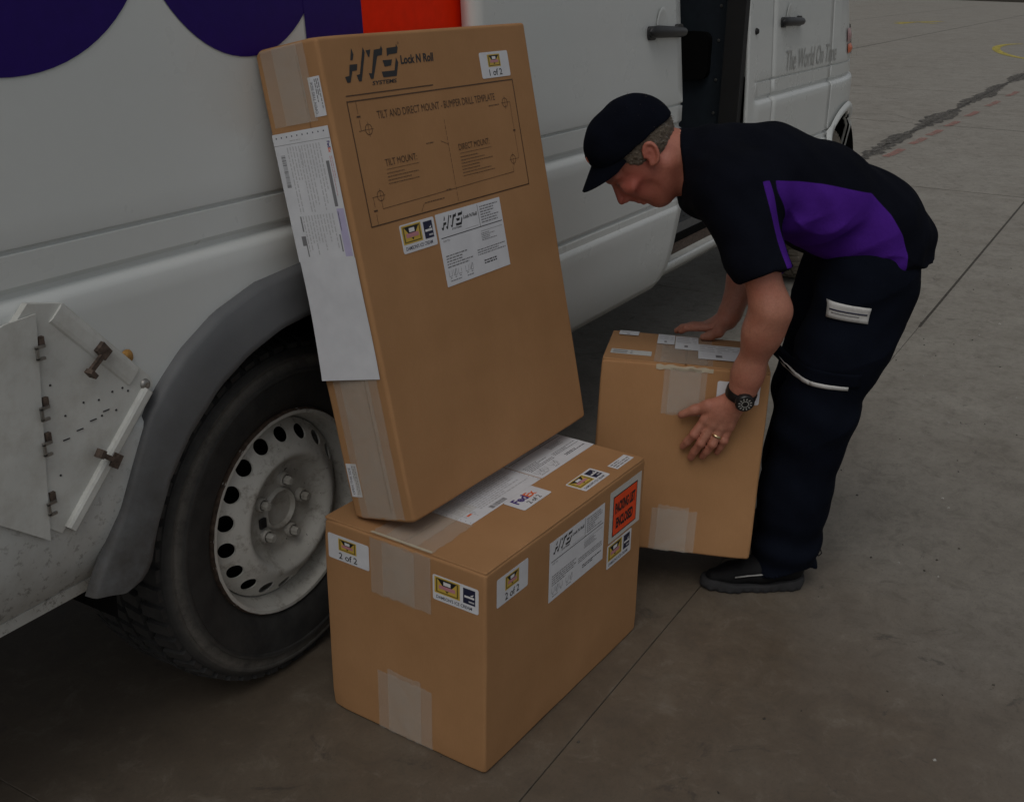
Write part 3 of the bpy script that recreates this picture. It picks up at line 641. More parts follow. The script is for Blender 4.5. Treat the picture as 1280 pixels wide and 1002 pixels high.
# ------------------------------------------------------------------ cartons and their stickers
def carton(name, dims, M, r=.005):
    n = 12; L = Vector(dims); V_, F_ = [], []
    def lev(d):                                     # grid positions: dense in the rounded edge
        return [0, r*.3, r*.65, r, r+.002]+[r+(d-2*r)*k/n for k in range(1, n)]+[d-r-.002, d-r, d-r*.65, d-r*.3, d]
    def push(p, corner_soft=0):
        q = Vector([min(max(p[i], r), L[i]-r) for i in range(3)]); d = Vector(p)-q
        return q+d.normalized()*r if d.length > 1e-9 else Vector(p)
    for ax in range(3):
        a, b = (ax+1) % 3, (ax+2) % 3; la, lb = lev(L[a]), lev(L[b])
        for side in (0, 1):
            k0 = len(V_)
            for u in la:
                for w in lb:
                    p = [0, 0, 0]; p[a] = u; p[b] = w; p[ax] = L[ax]*side; V_.append(push(p))
            m = len(lb)
            for i in range(len(la)-1):
                for j in range(m-1):
                    q = (k0+i*m+j, k0+(i+1)*m+j, k0+(i+1)*m+j+1, k0+i*m+j+1); F_.append(q if side else q[::-1])
    # crushed corners and edges, a fraction of a millimetre to a few millimetres
    out = []
    for p in V_:
        e = sorted(min(p[i], L[i]-p[i]) for i in range(3)); k = max(0, 1-e[1]/.006)*max(0, 1-e[0]/.006)
        c = Vector([L[i]/2 for i in range(3)])
        ph = math.sin(p.x*37+p.y*53+p.z*29)+math.sin(p.x*11-p.z*17+p.y*23)
        d = (c-p).normalized()*k*(.0012+.0007*ph)
        if e[2] < .012: d += (c-p).normalized()*(.0035+.0015*ph)*(1-e[2]/.012)
        out.append(p+d)
    return mesh(name, out, F_, 'cardboard', None, True, None, True, M, 40)

class Face:
    """a flat side of a carton: origin, right, up and outward axes in the carton's own space"""
    def __init__(s, o, ux, uy, n): s.o, s.x, s.y, s.n = map(Vector, (o, ux, uy, n))
    def p(s, a, b, c=0): return s.o+s.x*a+s.y*b+s.n*c
class Print:
    def __init__(s): s.m = MB(); s.mats = []
    def mi(s, n):
        if n not in s.mats: s.mats.append(n)
        return s.mats.index(n)
    def rect(s, x0, y0, x1, y1, c='ink_black', d=0): s.m.add([(x0, y0, d), (x1, y0, d), (x1, y1, d), (x0, y1, d)], [(0, 1, 2, 3)], s.mi(c))
    def poly(s, pts, c='ink_black', d=0): s.m.add([(x, y, d) for x, y in pts], [tuple(range(len(pts)))], s.mi(c))
    def line(s, x0, y0, x1, y1, w=.001, c='ink_black'):
        d = Vector((x1-x0, y1-y0)).normalized()*w/2; s.poly([(x0+d.y, y0-d.x), (x1+d.y, y1-d.x), (x1-d.y, y1+d.x), (x0-d.y, y0+d.x)], c)
    def circle(s, cx, cy, r, w=.001, c='ink_black', n=24):
        s.m.add([(cx+q*math.cos(2*math.pi*k/n), cy+q*math.sin(2*math.pi*k/n), 0) for q in (r, r-w) for k in range(n)], [(k, (k+1) % n, n+(k+1) % n, n+k) for k in range(n)], s.mi(c))
    def text(s, t, x, y, h, w=None, c='ink_black', bold=0, shear=0, rot=0, d=.0):
        v, f, xa, xb, ya, yb = text_geo(t, bold, shear); sy = h/(yb-ya); sx = (w/(xb-xa)) if w else sy; cr, sr = math.cos(rot), math.sin(rot)
        P = [((px-xa)*sx, (py-ya)*sy) for px, py in v]
        s.m.add([(x+a*cr-b*sr, y+a*sr+b*cr, d) for a, b in P], f, s.mi(c))
    def para(s, x0, y0, x1, y1, rows, c='ink_grey', fill=.45, rot=False):
        """lines of unreadably small print"""
        for k in range(rows):
            if rot:
                x = x0+(x1-x0)*(k+.5)/rows; t = y1; end = y0+(y1-y0)*random.choice((0, 0, .1, .3, .5)); h = (x1-x0)/rows*fill
                while t > end:
                    w = random.uniform(1.2, 5)*h; s.rect(x-h/2, max(end, t-w), x+h/2, t, c); t -= w+h*.8
            else:
                y = y1-(y1-y0)*(k+.5)/rows; t = x0; end = x1-(x1-x0)*random.choice((0, 0, .1, .25, .45)); h = (y1-y0)/rows*fill
                while t < end:
                    w = random.uniform(1.2, 5)*h; s.rect(t, y-h/2, min(end, t+w), y+h/2, c); t += w+h*.8
    def build(s, face, parent, off, name='print'):
        return mesh(name, [face.p(x, y, off+d) for x, y, d in s.m.v], s.m.f, s.mats, parent, False, s.m.i)

def sticker(face, par, x0, y0, x1, y1, name='sticker', r=.004, mat='paper', off=.0004, th=.0004, skew=0):
    m = MB(); cx, cy = (x0+x1)/2, (y0+y1)/2
    rot = lambda a, b: (cx+(a-cx)*math.cos(skew)-(b-cy)*math.sin(skew), cy+(a-cx)*math.sin(skew)+(b-cy)*math.cos(skew))
    m.prism([rot(*q) for q in rounded_rect(x0, y0, x1, y1, r)], off, off+th, lambda a, b, c: face.p(a, b, c))
    return m.build(name, mat, par)
def emblem(P, x0, y0, x1, y1):
    w, h = x1-x0, y1-y0; X = lambda u: x0+w*u; Y = lambda v: y0+h*v
    P.rect(x0, y0, x1, y1, 'ink_yellow'); P.rect(X(.06), Y(.07), X(.94), Y(.93), 'ink_olive', .0001); P.rect(X(.12), Y(.14), X(.88), Y(.86), 'ink_yellow', .0002)
    P.poly([(X(.12), Y(.9)), (X(.34), Y(.5)), (X(.66), Y(.5)), (X(.88), Y(.9))], 'ink_black', .0003)
    P.rect(X(.36), Y(.6), X(.64), Y(.82), 'ink_white', .0004); P.rect(X(.18), Y(.33), X(.82), Y(.55), 'ink_pink', .0005); P.poly([(X(.43), Y(.30)), (X(.5), Y(.18)), (X(.57), Y(.30))], 'ink_black', .0005)
def tag_n(face, par, x0, y0, x1, y1, txt, side=0):
    s = sticker(face, par, x0, y0, x1, y1, 'parcel_count_sticker'); P = Print(); w, h = x1-x0, y1-y0
    emblem(P, x0+w*(.26+side), y0+h*.42, x0+w*(.70+side), y0+h*.90); P.text(txt, x0+w*(.26+side), y0+h*.08, h*.25, w*.45, 'ink_black', .012); P.build(face, s, .0010)
def tag_e(face, par, x0, y0, x1, y1):
    s = sticker(face, par, x0, y0, x1, y1, 'emblem_sticker'); P = Print(); w, h = x1-x0, y1-y0
    emblem(P, x0+w*.04, y0+h*.30, x0+w*.60, y0+h*.95); P.rect(x0+w*.67, y0+h*.30, x0+w*.93, y0+h*.90, 'ink_navy')
    P.rect(x0+w*.70, y0+h*.54, x0+w*.91, y0+h*.62, 'ink_white', .0002); P.rect(x0+w*.79, y0+h*.38, x0+w*.91, y0+h*.44, 'ink_light', .0002); P.poly([(x0+w*.82, y0+h*.66), (x0+w*.90, y0+h*.74), (x0+w*.87, y0+h*.64)], 'ink_white', .0002)
    P.text("DAMSON'S ICE CREAM", x0+w*.08, y0+h*.09, h*.13, w*.78, 'ink_navy', .012); P.build(face, s, .0010)
HTS = [[(.081, .844), (.084, .833), (.079, .824), (.073, .824)], [(.069, .817), (.089, .817), (.085, .807), (.073, .806), (.063, .788), (.055, .788), (.052, .798), (.063, .799)],
       [(.111, .844), (.114, .835), (.092, .788), (.085, .788), (.082, .799), (.091, .8)], [(.117, .838), (.13, .839), (.124, .827), (.121, .827)],
       [(.139, .838), (.156, .839), (.16, .844), (.162, .838), (.158, .828), (.145, .827), (.124, .79), (.117, .79), (.114, .8), (.122, .799)],
       [(.174, .839), (.2, .84), (.202, .845), (.205, .838), (.2, .829), (.178, .828), (.171, .825)], [(.157, .819), (.183, .819), (.178, .809), (.16, .808)],
       [(.149, .8), (.185, .8), (.195, .822), (.199, .813), (.188, .79), (.151, .79)]]
def hts_logo(P, x, y, k, c='ink_logo', big=True):
    for q in HTS: P.poly([(x+(a-.052)*k, y+(b-.788)*k) for a, b in q], c)
    P.text('Lock N Roll', x+.154*k, y+.021*k, .0155*k, .098*k, c, .03, .12); P.text('SYSTEMS', x+.066*k, y-.009*k, .007*k, .068*k, c, .02, .2)
    if big: P.circle(x+.156*k, y+.058*k, .002*k, .0006*k, c, 12)
def ship_label(face, par, x0, y0, x1, y1):
    s = sticker(face, par, x0, y0, x1, y1, 'shipping_label', .001); P = Print(); w, h = x1-x0, y1-y0; X = lambda u: x0+w*u; Y = lambda v: y0+h*v
    hts_logo(P, X(.06), Y(.77), w/.46, 'ink_logo', False); P.line(X(.03), Y(.665), X(.98), Y(.665), .0015); P.line(X(.63), Y(.665), X(.63), Y(.98), .0011)
    P.para(X(.66), Y(.70), X(.95), Y(.96), 7); P.text('SHIP TO:', X(.05), Y(.605), h*.028, None, 'ink_grey'); P.line(X(.62), Y(.60), X(.97), Y(.60), .0007, 'ink_grey'); P.line(X(.40), Y(.70), X(.60), Y(.70), .0006, 'ink_grey')
    P.para(X(.62), Y(.46), X(.86), Y(.58), 5); P.para(X(.05), Y(.24), X(.48), Y(.43), 5, 'ink_grey'); P.para(X(.52), Y(.27), X(.97), Y(.37), 3); P.para(X(.6), Y(.13), X(.96), Y(.20), 2, 'ink_black', .5)
    for k, u in enumerate((.05, .12, .19, .30, .37)):
        P.line(X(u), Y(.13), X(u), Y(.21), .0008, 'ink_grey'); P.line(X(u+.045), Y(.13), X(u+.045), Y(.21), .0008, 'ink_grey'); P.line(X(u), Y(.13), X(u+.045), Y(.13), .0008, 'ink_grey'); P.line(X(u+.012), Y(.105), X(u+.033), Y(.105), .0012, 'ink_black')
        if k in (1, 4): P.line(X(u+.01), Y(.14), X(u+.04), Y(.22), .0012)
    P.para(X(.06), Y(.05), X(.24), Y(.08), 1, 'ink_grey'); P.para(X(.31), Y(.05), X(.42), Y(.08), 1, 'ink_grey'); P.build(face, s, .0010)
def small_note(face, par, x0, y0, x1, y1, rot=True):
    s = sticker(face, par, x0, y0, x1, y1, 'small_sticker', .001); P = Print(); w, h = x1-x0, y1-y0
    if rot:
        P.text('OPEN THIS SIDE', x0+w*.36, y0+h*.08, w*.22, h*.8, 'ink_navy', 0, 0, math.pi/2); P.para(x0+w*.48, y0+h*.08, x0+w*.92, y0+h*.94, 3, 'ink_grey', .5, True)
    else: P.para(x0+w*.06, y0+h*.1, x0+w*.94, y0+h*.9, 3, 'ink_grey', .5)
    P.build(face, s, .0010)
def tape(face, par, x0, y0, x1, y1, mat='clear_tape', off=.0013, jag=True):
    pts = [(x0, y0)]+[(x0+(x1-x0)*k/14, y0+(random.uniform(-.0025, .0025) if jag else 0)) for k in range(1, 14)]+[(x1, y0), (x1, y1)]+[(x1-(x1-x0)*k/14, y1+(random.uniform(-.0025, .0025) if jag else 0)) for k in range(1, 14)]+[(x0, y1)]
    MB().add([face.p(a, b, off) for a, b in pts], [tuple(range(len(pts)))]).build('packing_tape', mat, par)
def flaps(face, par, w, h, th=.003, gap=.0016, split='x', inset=.003):
    """two closing flaps that meet along the middle of a face"""
    for k in (0, 1):
        if split == 'y': x0, x1 = inset, w-inset; y0, y1 = (inset*.6, h/2-gap) if k == 0 else (h/2+gap, h-inset*.6)
        else: y0, y1 = inset, h-inset; x0, x1 = (inset*.6, w/2-gap) if k == 0 else (w/2+gap, w-inset*.6)
        m = MB(); r = rounded_rect(x0, y0, x1, y1, .004); b = .0012; c = Vector(((x0+x1)/2, (y0+y1)/2)); n = len(r)
        r2 = rounded_rect(x0+b, y0+b, x1-b, y1-b, .004)
        m.add([face.p(*q, -.002) for q in r]+[face.p(*q, th-b) for q in r]+[face.p(*q, th) for q in r2], [(i, (i+1) % n, n+(i+1) % n, n+i) for i in range(n)]+[(n+i, n+(i+1) % n, 2*n+(i+1) % n, 2*n+i) for i in range(n)]+[tuple(range(2*n, 3*n))])
        m.build('flap', 'cardboard', par, True, False, 30)

def build_cartons():
    # --- lower box
    L, W, Hh = .610, .385, .4345
    M = Matrix.Translation((1.434, .890, .0005))@Matrix.Rotation(-.052, 4, 'Z')
    b = carton('cardboard_box', (L, W, Hh), M)
    tag(b, 'squat brown cardboard box on the ground with an orange packing list sticker', 'box', 'cardboard boxes being delivered')
    top = Face((0, 0, Hh), (1, 0, 0), (0, 1, 0), (0, 0, 1)); flaps(top, b, L, W, .003, .0014, 'y')
    top = Face((0, 0, Hh+.003), (1, 0, 0), (0, 1, 0), (0, 0, 1)); lng = Face((0, 0, 0), (1, 0, 0), (0, 0, 1), (0, -1, 0)); lft = Face((0, W, 0), (0, -1, 0), (0, 0, 1), (-1, 0, 0))
    tag_n(lng, b, .034, .350, .137, .409, '2 of 2'); ship_label(lng, b, .214, .270, .430, .402)
    s = sticker(lng, b, .453, .293, .593, .413, 'packing_list_pouch', .002, 'pouch'); P = Print(); P.rect(.467, .303, .575, .398, 'ink_black'); P.rect(.4695, .3055, .5725, .3955, 'ink_orange', .0002)
    P.text('PACKING LIST', .476, .354, .026, .090, 'ink_black', .05, 0, 0, .0005); P.text('ENCLOSED', .482, .318, .026, .076, 'ink_black', .05, 0, 0, .0005); P.build(lng, s, .0010)
    tag_e(lng, b, .450, .232, .559, .2885)
    tag_n(lft, b, W-.373, .354, W-.270, .408, '2 of 2'); tag_e(lft, b, W-.1175, .349, W-.0150, .401)
    tape(lft, b, W-.266, .312, W-.122, Hh-.003); tape(lft, b, W-.236, .316, W-.160, Hh-.006, off=.0021); tape(lft, b, W-.258, .004, W-.124, .138); tape(lft, b, W-.232, .006, W-.150, .150, off=.0021)
    tape(top, b, .002, .122, .135, .266); tape(top, b, .004, .160, .20, .236, off=.0021)
    tape(top, b, .001, .122, .008, .266, 'cream_tape', .0028)
    # airway bill, second label, courier sticker, small ones
    s = sticker(top, b, .134, .129, .385, .250, 'airway_bill', .001); P = Print(); P.para(.20, .15, .37, .24, 14, 'ink_light', .5, False); P.para(.15, .14, .195, .24, 8, 'ink_light', .4, True)
    for k in range(22): P.rect(.215+k*.0024, .1335, .215+k*.0024+random.choice((.0008, .0013, .0018)), .145, 'ink_grey')
    for k in range(10): P.rect(.14, .133+k*.0115, .1415, .135+k*.0115, 'ink_navy'); P.rect(.38, .133+k*.0115, .3815, .135+k*.0115, 'ink_navy')
    P.rect(.158, .152, .172, .157, 'ink_fx'); P.build(top, s, .0010)
    ship_label(top, b, .388, .128, .606, .262)
    s = sticker(top, b, .243, .077, .345, .1282, 'courier_sticker', off=.0009); P = Print(); P.text('Fed', .256, .100, .021, .041, 'ink_purple', .035); P.text('Ex', .2975, .100, .0195, .028, 'ink_fx', .035); P.text('2 of 2', .275, .083, .012, .042, 'ink_black', .01); P.build(top, s, .0015)
    tag_e(top, b, .388, .022, .490, .072); small_note(top, b, .520, .021, .594, .046, False)
    # --- tall box leaning on the van
    R = Matrix(((.99880394, .04868533, .00452006), (-.04854677, .97644111, .21025216), (.00582263, -.21022012, .97763674))).to_4x4()
    M = Matrix.Translation((1.468, 1.0665, .4722))@R; D = (.632, .150, .867)
    t = carton('cardboard_box', D, M, .006)
    tag(t, 'tall brown cardboard box leaning against the van with a drill template printed on it', 'box', 'cardboard boxes being delivered')
    fr = Face((0, 0, 0), (1, 0, 0), (0, 0, 1), (0, -1, 0)); le = Face((0, D[1], 0), (0, -1, 0), (0, 0, 1), (-1, 0, 0)); k = D[1]
    P = Print(); hts_logo(P, .052, .788, 1.0); P.rect(.0445, .7655, .288, .7675, 'ink_print')
    for q in ((.043, .757, .554, .757), (.043, .543, .554, .543), (.044, .543, .044, .757), (.553, .543, .553, .757)): P.line(*q, .0022, 'ink_print')
    P.text('TILT AND DIRECT MOUNT - BUMPER DRILL TEMPLATE', .115, .722, .0135, .365, 'ink_print'); P.text('TILT MOUNT:', .112, .640, .012, .090, 'ink_print'); P.text('DIRECT MOUNT:', .333, .640, .012, .104, 'ink_print')
    P.line(.112, .634, .206, .634, .0007, 'ink_print'); P.line(.333, .634, .440, .634, .0007, 'ink_print'); P.para(.112, .606, .200, .630, 4, 'ink_fine', .26); P.para(.333, .588, .440, .630, 7, 'ink_fine', .26)
    for cx, cy in ((.086, .707), (.083, .592), (.513, .714), (.510, .600)):
        P.circle(cx, cy, .0095, .0011, 'ink_print'); P.line(cx-.013, cy, cx+.013, cy, .0007, 'ink_print'); P.line(cx, cy-.013, cx, cy+.013, .0007, 'ink_print')
    P.line(.066, .757, .066, .735, .0008, 'ink_print'); P.line(.066, .725, .066, .706, .0008, 'ink_print'); P.line(.060, .706, .076, .707, .0008, 'ink_print'); P.rect(.061, .729, .071, .732, 'ink_print')
    P.line(.063, .592, .063, .575, .0008, 'ink_print'); P.line(.063, .562, .063, .543, .0008, 'ink_print'); P.line(.060, .592, .073, .592, .0008, 'ink_print'); P.rect(.058, .567, .068, .570, 'ink_print')
    P.line(.083, .569, .505, .575, .0009, 'ink_print'); P.para(.272, .5695, .29, .576, 1, 'ink_fine', .5); P.line(.083, .569, .083, .58, .0008, 'ink_print'); P.line(.505, .575, .505, .587, .0008, 'ink_print')
    y = .702
    while y > .548: P.line(.303, y, .302, y-.008, .0009, 'ink_print'); y -= .0105
    P.para(.236, .662, .279, .667, 1, 'ink_fine', .4); P.line(.281, .664, .302, .656, .0008, 'ink_print'); P.para(.455, .710, .492, .715, 1, 'ink_fine', .4); P.line(.524, .714, .531, .714, .0007, 'ink_print'); P.line(.531, .714, .531, .60, .0007, 'ink_print'); P.line(.52, .60, .531, .60, .0007, 'ink_print')
    P.rect(.527, .655, .535, .658, 'ink_print'); P.para(.20, .5575, .262, .5625, 1, 'ink_fine', .4); P.line(.198, .559, .187, .546, .0008, 'ink_print')
    P.build(fr, t, .0006, 'drill_template_print')
    tag_n(fr, t, .450, .765, .550, .815, '1 of 2'); tag_e(fr, t, .1155, .480, .2165, .5325); ship_label(fr, t, .2225, .395, .4375, .5335)
    X = lambda nv: k-nv
    tape(le, t, X(.134), .735, X(.030), .864, jag=False); tape(le, t, X(.105), .735, X(.046), .864, off=.0020, jag=False); tape(le, t, X(.128), .006, X(.020), .285); tape(le, t, X(.110), .008, X(.040), .285, off=.0020)
    MB().box((-.0015, .05, .02), (.0, .0515, .845)).build('flap_seam', 'cardboard_edge', t)
    s = sticker(le, t, X(.1455), .500, X(.0105), .725, 'airway_bill', .001, off=.0022); P = Print(); x0, x1 = X(.1455), X(.0105); w = x1-x0
    for j in range(10): P.rect(x0+.008+j*w*.094, .7165, x0+.0105+j*w*.094, .719, 'ink_navy')
    P.line(x0, .705, x1, .705, .0007, 'ink_grey'); P.para(x0+.04, .709, x0+.09, .712, 1, 'ink_light', .6); P.para(x0+w*.20, .585, x0+w*.82, .70, 12, 'ink_light', .34, True); P.para(x0+w*.22, .51, x0+w*.80, .58, 11, 'ink_light', .34, True)
    for j in range(30): P.rect(x0+w*.085, .632+j*.0019, x0+w*.16, .632+j*.0019+random.choice((.0006, .001, .0014)), 'ink_grey')
    P.rect(x0+w*.85, .590, x0+w*.905, .668, 'ink_grey'); P.rect(x0+w*.87, .548, x0+w*.885, .582, 'ink_black'); P.rect(x0+w*.19, .553, x0+w*.215, .580, 'ink_grey'); P.rect(x0+w*.14, .528, x0+w*.22, .545, 'ink_grey'); P.rect(x0+w*.2, .508, x0+w*.22, .53, 'ink_grey'); P.rect(x0+w*.82, .512, x0+w*.84, .542, 'ink_grey')
    P.rect(x0+w*.86, .503, x0+w*.985, .586, 'ink_lilac'); P.line(x0+w*.45, .665, x0+w*.45, .695, .0006, 'ink_grey')
    P.text('Fed', x0+w*.93, .700, .0065, .011, 'ink_purple', .03, 0, -math.pi/2); P.text('Ex', x0+w*.93, .6885, .0065, .008, 'ink_fx', .03, 0, -math.pi/2); P.para(x0+w*.92, .60, x0+w*.98, .675, 2, 'ink_pink', .3, True); P.build(le, s, .0028)
    # blank lower half of the paper, hanging free with a curled corner
    m = MB(); m.grid(10, 16, lambda u, v: le.p(x0+.002+(w-.001)*u, .2795+(.2205)*v, .0024+(.010*(1-v)**3*(1-u)**2)+.0015*math.sin(3*u+5*v)*(1-v))); m.build('blank_paper', 'paper', t, True)
    small_note(le, t, X(.036), .741, X(.009), .806); small_note(le, t, X(.142), .046, X(.116), .113)
    # --- the box in the courier's hands
    R = Matrix(((.35816594, .92587442, .12030677), (-.93333226, .35845934, .01994483), (-.02465868, -.11942975, .99253639))).to_4x4(); M = Matrix.Translation((2.138, 1.038, .133))@R; D = (.388, .348, .457)
    c = carton('cardboard_box', D, M)
    tag(c, 'plain brown cardboard box lifted off the ground between the courier\'s hands', 'box', 'cardboard boxes being delivered')
    tp = Face((0, 0, D[2]), (1, 0, 0), (0, 1, 0), (0, 0, 1)); flaps(tp, c, D[0], D[1], .003, .0015, 'x'); tp = Face((0, 0, D[2]+.003), (1, 0, 0), (0, 1, 0), (0, 0, 1)); fr = Face((0, 0, 0), (1, 0, 0), (0, 0, 1), (0, -1, 0))
    tape(fr, c, .127, .446, .258, .4565, 'cream_tape', .002); tape(fr, c, .147, .340, .245, .456); tape(fr, c, .160, .345, .232, .452, off=.002); tape(fr, c, .148, .003, .255, .108); tape(fr, c, .162, .003, .235, .116, off=.002)
    sticker(fr, c, .270, .381, .367, .430, 'blank_sticker', .005)
    tape(tp, c, .120, .004, .256, .345); tape(tp, c, .135, .004, .244, .2, off=.0021)
    for x0, y0, x1, y1 in ((.020, .289, .070, .340), (.120, .213, .163, .330), (.165, .165, .222, .326), (.222, .075, .325, .245)):
        s = sticker(tp, c, x0, y0, x1, y1, 'small_label', .002, off=.0024); P = Print(); P.para(x0+.004, y0+(y1-y0)*.45, x1-.004, y1-.006, 4, 'ink_light', .4); P.rect(x0+(x1-x0)*.4, y0+(y1-y0)*.15, x0+(x1-x0)*.55, y0+(y1-y0)*.3, 'ink_grey'); P.build(tp, s, .0030)
    s = sticker(tp, c, .015, .06, .112, .11, 'strip_label', .002, 'pouch', off=.0006); P = Print(); P.para(.02, .065, .105, .105, 2, 'ink_grey', .5); P.build(tp, s, .0012)
build_cartons()

# ------------------------------------------------------------------ person (built in his own space: x forward, y to his left, z up)
class Field:
    """signed-distance volume; shapes are blended in, then turned into one closed skin"""
    def __init__(s, lo, hi, h):
        s.lo = np.array(lo, float); s.h = h; s.n = np.ceil((np.array(hi)-s.lo)/h).astype(int)+1; s.f = np.full(s.n, .25, np.float32)
    def block(s, lo, hi):
        a = np.clip(np.floor((np.array(lo)-s.lo)/s.h).astype(int), 0, s.n-1); b = np.clip(np.ceil((np.array(hi)-s.lo)/s.h).astype(int)+1, 1, s.n)
        sl = tuple(slice(i, j) for i, j in zip(a, b)); ax = [(s.lo[k]+np.arange(a[k], b[k])*s.h).astype(np.float32) for k in range(3)]
        return sl, ax[0][:, None, None], ax[1][None, :, None], ax[2][None, None, :]
    def blend(s, fn, lo, hi, k, op='add'):
        sl, X, Y, Z = s.block(lo, hi); d = fn(X, Y, Z); c = s.f[sl]
        if op == 'add':
            if k > 0: h = np.clip(.5+.5*(c-d)/k, 0, 1); s.f[sl] = c+(d-c)*h-k*h*(1-h)
            else: s.f[sl] = np.minimum(c, d)
        elif op == 'sub':
            d = -d
            if k > 0: h = np.clip(.5-.5*(c-d)/k, 0, 1); s.f[sl] = c+(d-c)*h+k*h*(1-h)
            else: s.f[sl] = np.maximum(c, d)
        else: s.f[sl] = np.maximum(c, d)
    def cone(s, a, b, ra, rb, k=.015, sy=1.0, op='add'):
        a, b = np.array(a, float), np.array(b, float); r = max(ra, rb)+k+4*s.h; pad = np.array([r, r*max(1, sy), r])
        def fn(X, Y, Z):
            A = a/np.array([1, sy, 1]); B = b/np.array([1, sy, 1]); d = B-A; Yq = Y/sy
            t = np.clip(((X-A[0])*d[0]+(Yq-A[1])*d[1]+(Z-A[2])*d[2])/(d@d), 0, 1)
            return np.sqrt((X-A[0]-t*d[0])**2+(Yq-A[1]-t*d[1])**2+(Z-A[2]-t*d[2])**2)-(ra+(rb-ra)*t)
        s.blend(fn, np.minimum(a, b)-pad, np.maximum(a, b)+pad, k, op)
    def ell(s, c, r, axes=None, k=.01, op='add'):
        c = np.array(c, float); A = np.eye(3) if axes is None else np.array(axes, float); R = max(r)+k+4*s.h
        def fn(X, Y, Z):
            q = [((X-c[0])*A[i][0]+(Y-c[1])*A[i][1]+(Z-c[2])*A[i][2]) for i in range(3)]
            k0 = np.sqrt(sum((q[i]/r[i])**2 for i in range(3))); k1 = np.sqrt(sum((q[i]/r[i]**2)**2 for i in range(3)))+1e-9
            return k0*(k0-1)/k1
        s.blend(fn, c-R, c+R, k, op)
    def chain(s, pts, rs, k=.012, sy=1.0):
        for i in range(len(pts)-1): s.cone(pts[i], pts[i+1], rs[i], rs[i+1], k, sy)
    def cut(s, fn):                               # keep where fn <= 0
        sl, X, Y, Z = s.block(s.lo, s.lo+s.n*s.h); s.f = np.maximum(s.f, fn(X, Y, Z)).astype(np.float32)
    def warp(s, fn):
        sl, X, Y, Z = s.block(s.lo, s.lo+s.n*s.h); s.f = (s.f+fn(X, Y, Z)).astype(np.float32)
    def surface(s):
        f = s.f; ins = f < 0; nx, ny, nz = f.shape
        cnt = np.zeros((nx-1, ny-1, nz-1), np.int8)
        for i in (0, 1):
            for j in (0, 1):
                for k in (0, 1): cnt += ins[i:nx-1+i, j:ny-1+j, k:nz-1+k]
        act = np.argwhere((cnt > 0) & (cnt < 8)); idx = np.full(cnt.shape, -1, np.int32); idx[tuple(act.T)] = np.arange(len(act))
        co = np.array([(i, j, k) for i in (0, 1) for j in (0, 1) for k in (0, 1)])
        val = np.stack([f[tuple((act+c).T)] for c in co], 1).astype(np.float64); acc = np.zeros((len(act), 3)); n = np.zeros(len(act))
        for a in range(8):
            for b in range(a+1, 8):
                if np.abs(co[a]-co[b]).sum() != 1: continue
                m = (val[:, a] < 0) != (val[:, b] < 0); t = val[m, a]/(val[m, a]-val[m, b]); acc[m] += co[a]+t[:, None]*(co[b]-co[a]); n[m] += 1
        P = s.lo+(act+acc/n[:, None])*s.h; faces = []
        for ax in range(3):
            u, w = (ax+1) % 3, (ax+2) % 3; A = [slice(None)]*3; B = [slice(None)]*3; A[ax] = slice(0, -1); B[ax] = slice(1, None)
            e = np.argwhere(ins[tuple(A)] != ins[tuple(B)]); e = e[(e[:, u] > 0) & (e[:, w] > 0) & (e[:, u] < f.shape[u]-1) & (e[:, w] < f.shape[w]-1)]
            du, dw = np.zeros(3, int), np.zeros(3, int); du[u] = 1; dw[w] = 1
            q = np.stack([idx[tuple((e-du-dw).T)], idx[tuple((e-dw).T)], idx[tuple(e.T)], idx[tuple((e-du).T)]], 1)
            fl = ~ins[tuple(e.T)]; q[fl] = q[fl][:, ::-1]; faces.append(q)
        return P, np.concatenate(faces)
    def build(s, name, mat, parent, attrs=None):
        P, F = s.surface(); me = bpy.data.meshes.new(name)
        me.vertices.add(len(P)); me.vertices.foreach_set('co', P.astype(np.float32).ravel()); me.loops.add(F.size); me.loops.foreach_set('vertex_index', F.astype(np.int32).ravel())
        me.polygons.add(len(F)); me.polygons.foreach_set('loop_start', np.arange(0, F.size, 4, dtype=np.int32)); me.polygons.foreach_set('use_smooth', np.ones(len(F), bool)); me.update(calc_edges=True); me.validate()
        me.materials.append(MAT[mat])
        for k, fn in (attrs or {}).items():
            a = me.attributes.new(k, 'FLOAT', 'POINT'); a.data.foreach_set('value', fn(P).astype(np.float32))
        o = bpy.data.objects.new(name, me); COL.objects.link(o); o.parent = parent; return o
def wob(X, Y, Z, fr, ph=0):
    return np.sin(fr*(X+.35*Y)+1.7*np.sin(fr*.45*(Z+.4*Y)+ph)+ph)*np.cos(fr*.8*(Z-.3*X)+1.3*np.sin(fr*.5*(X+Y)+2*ph))

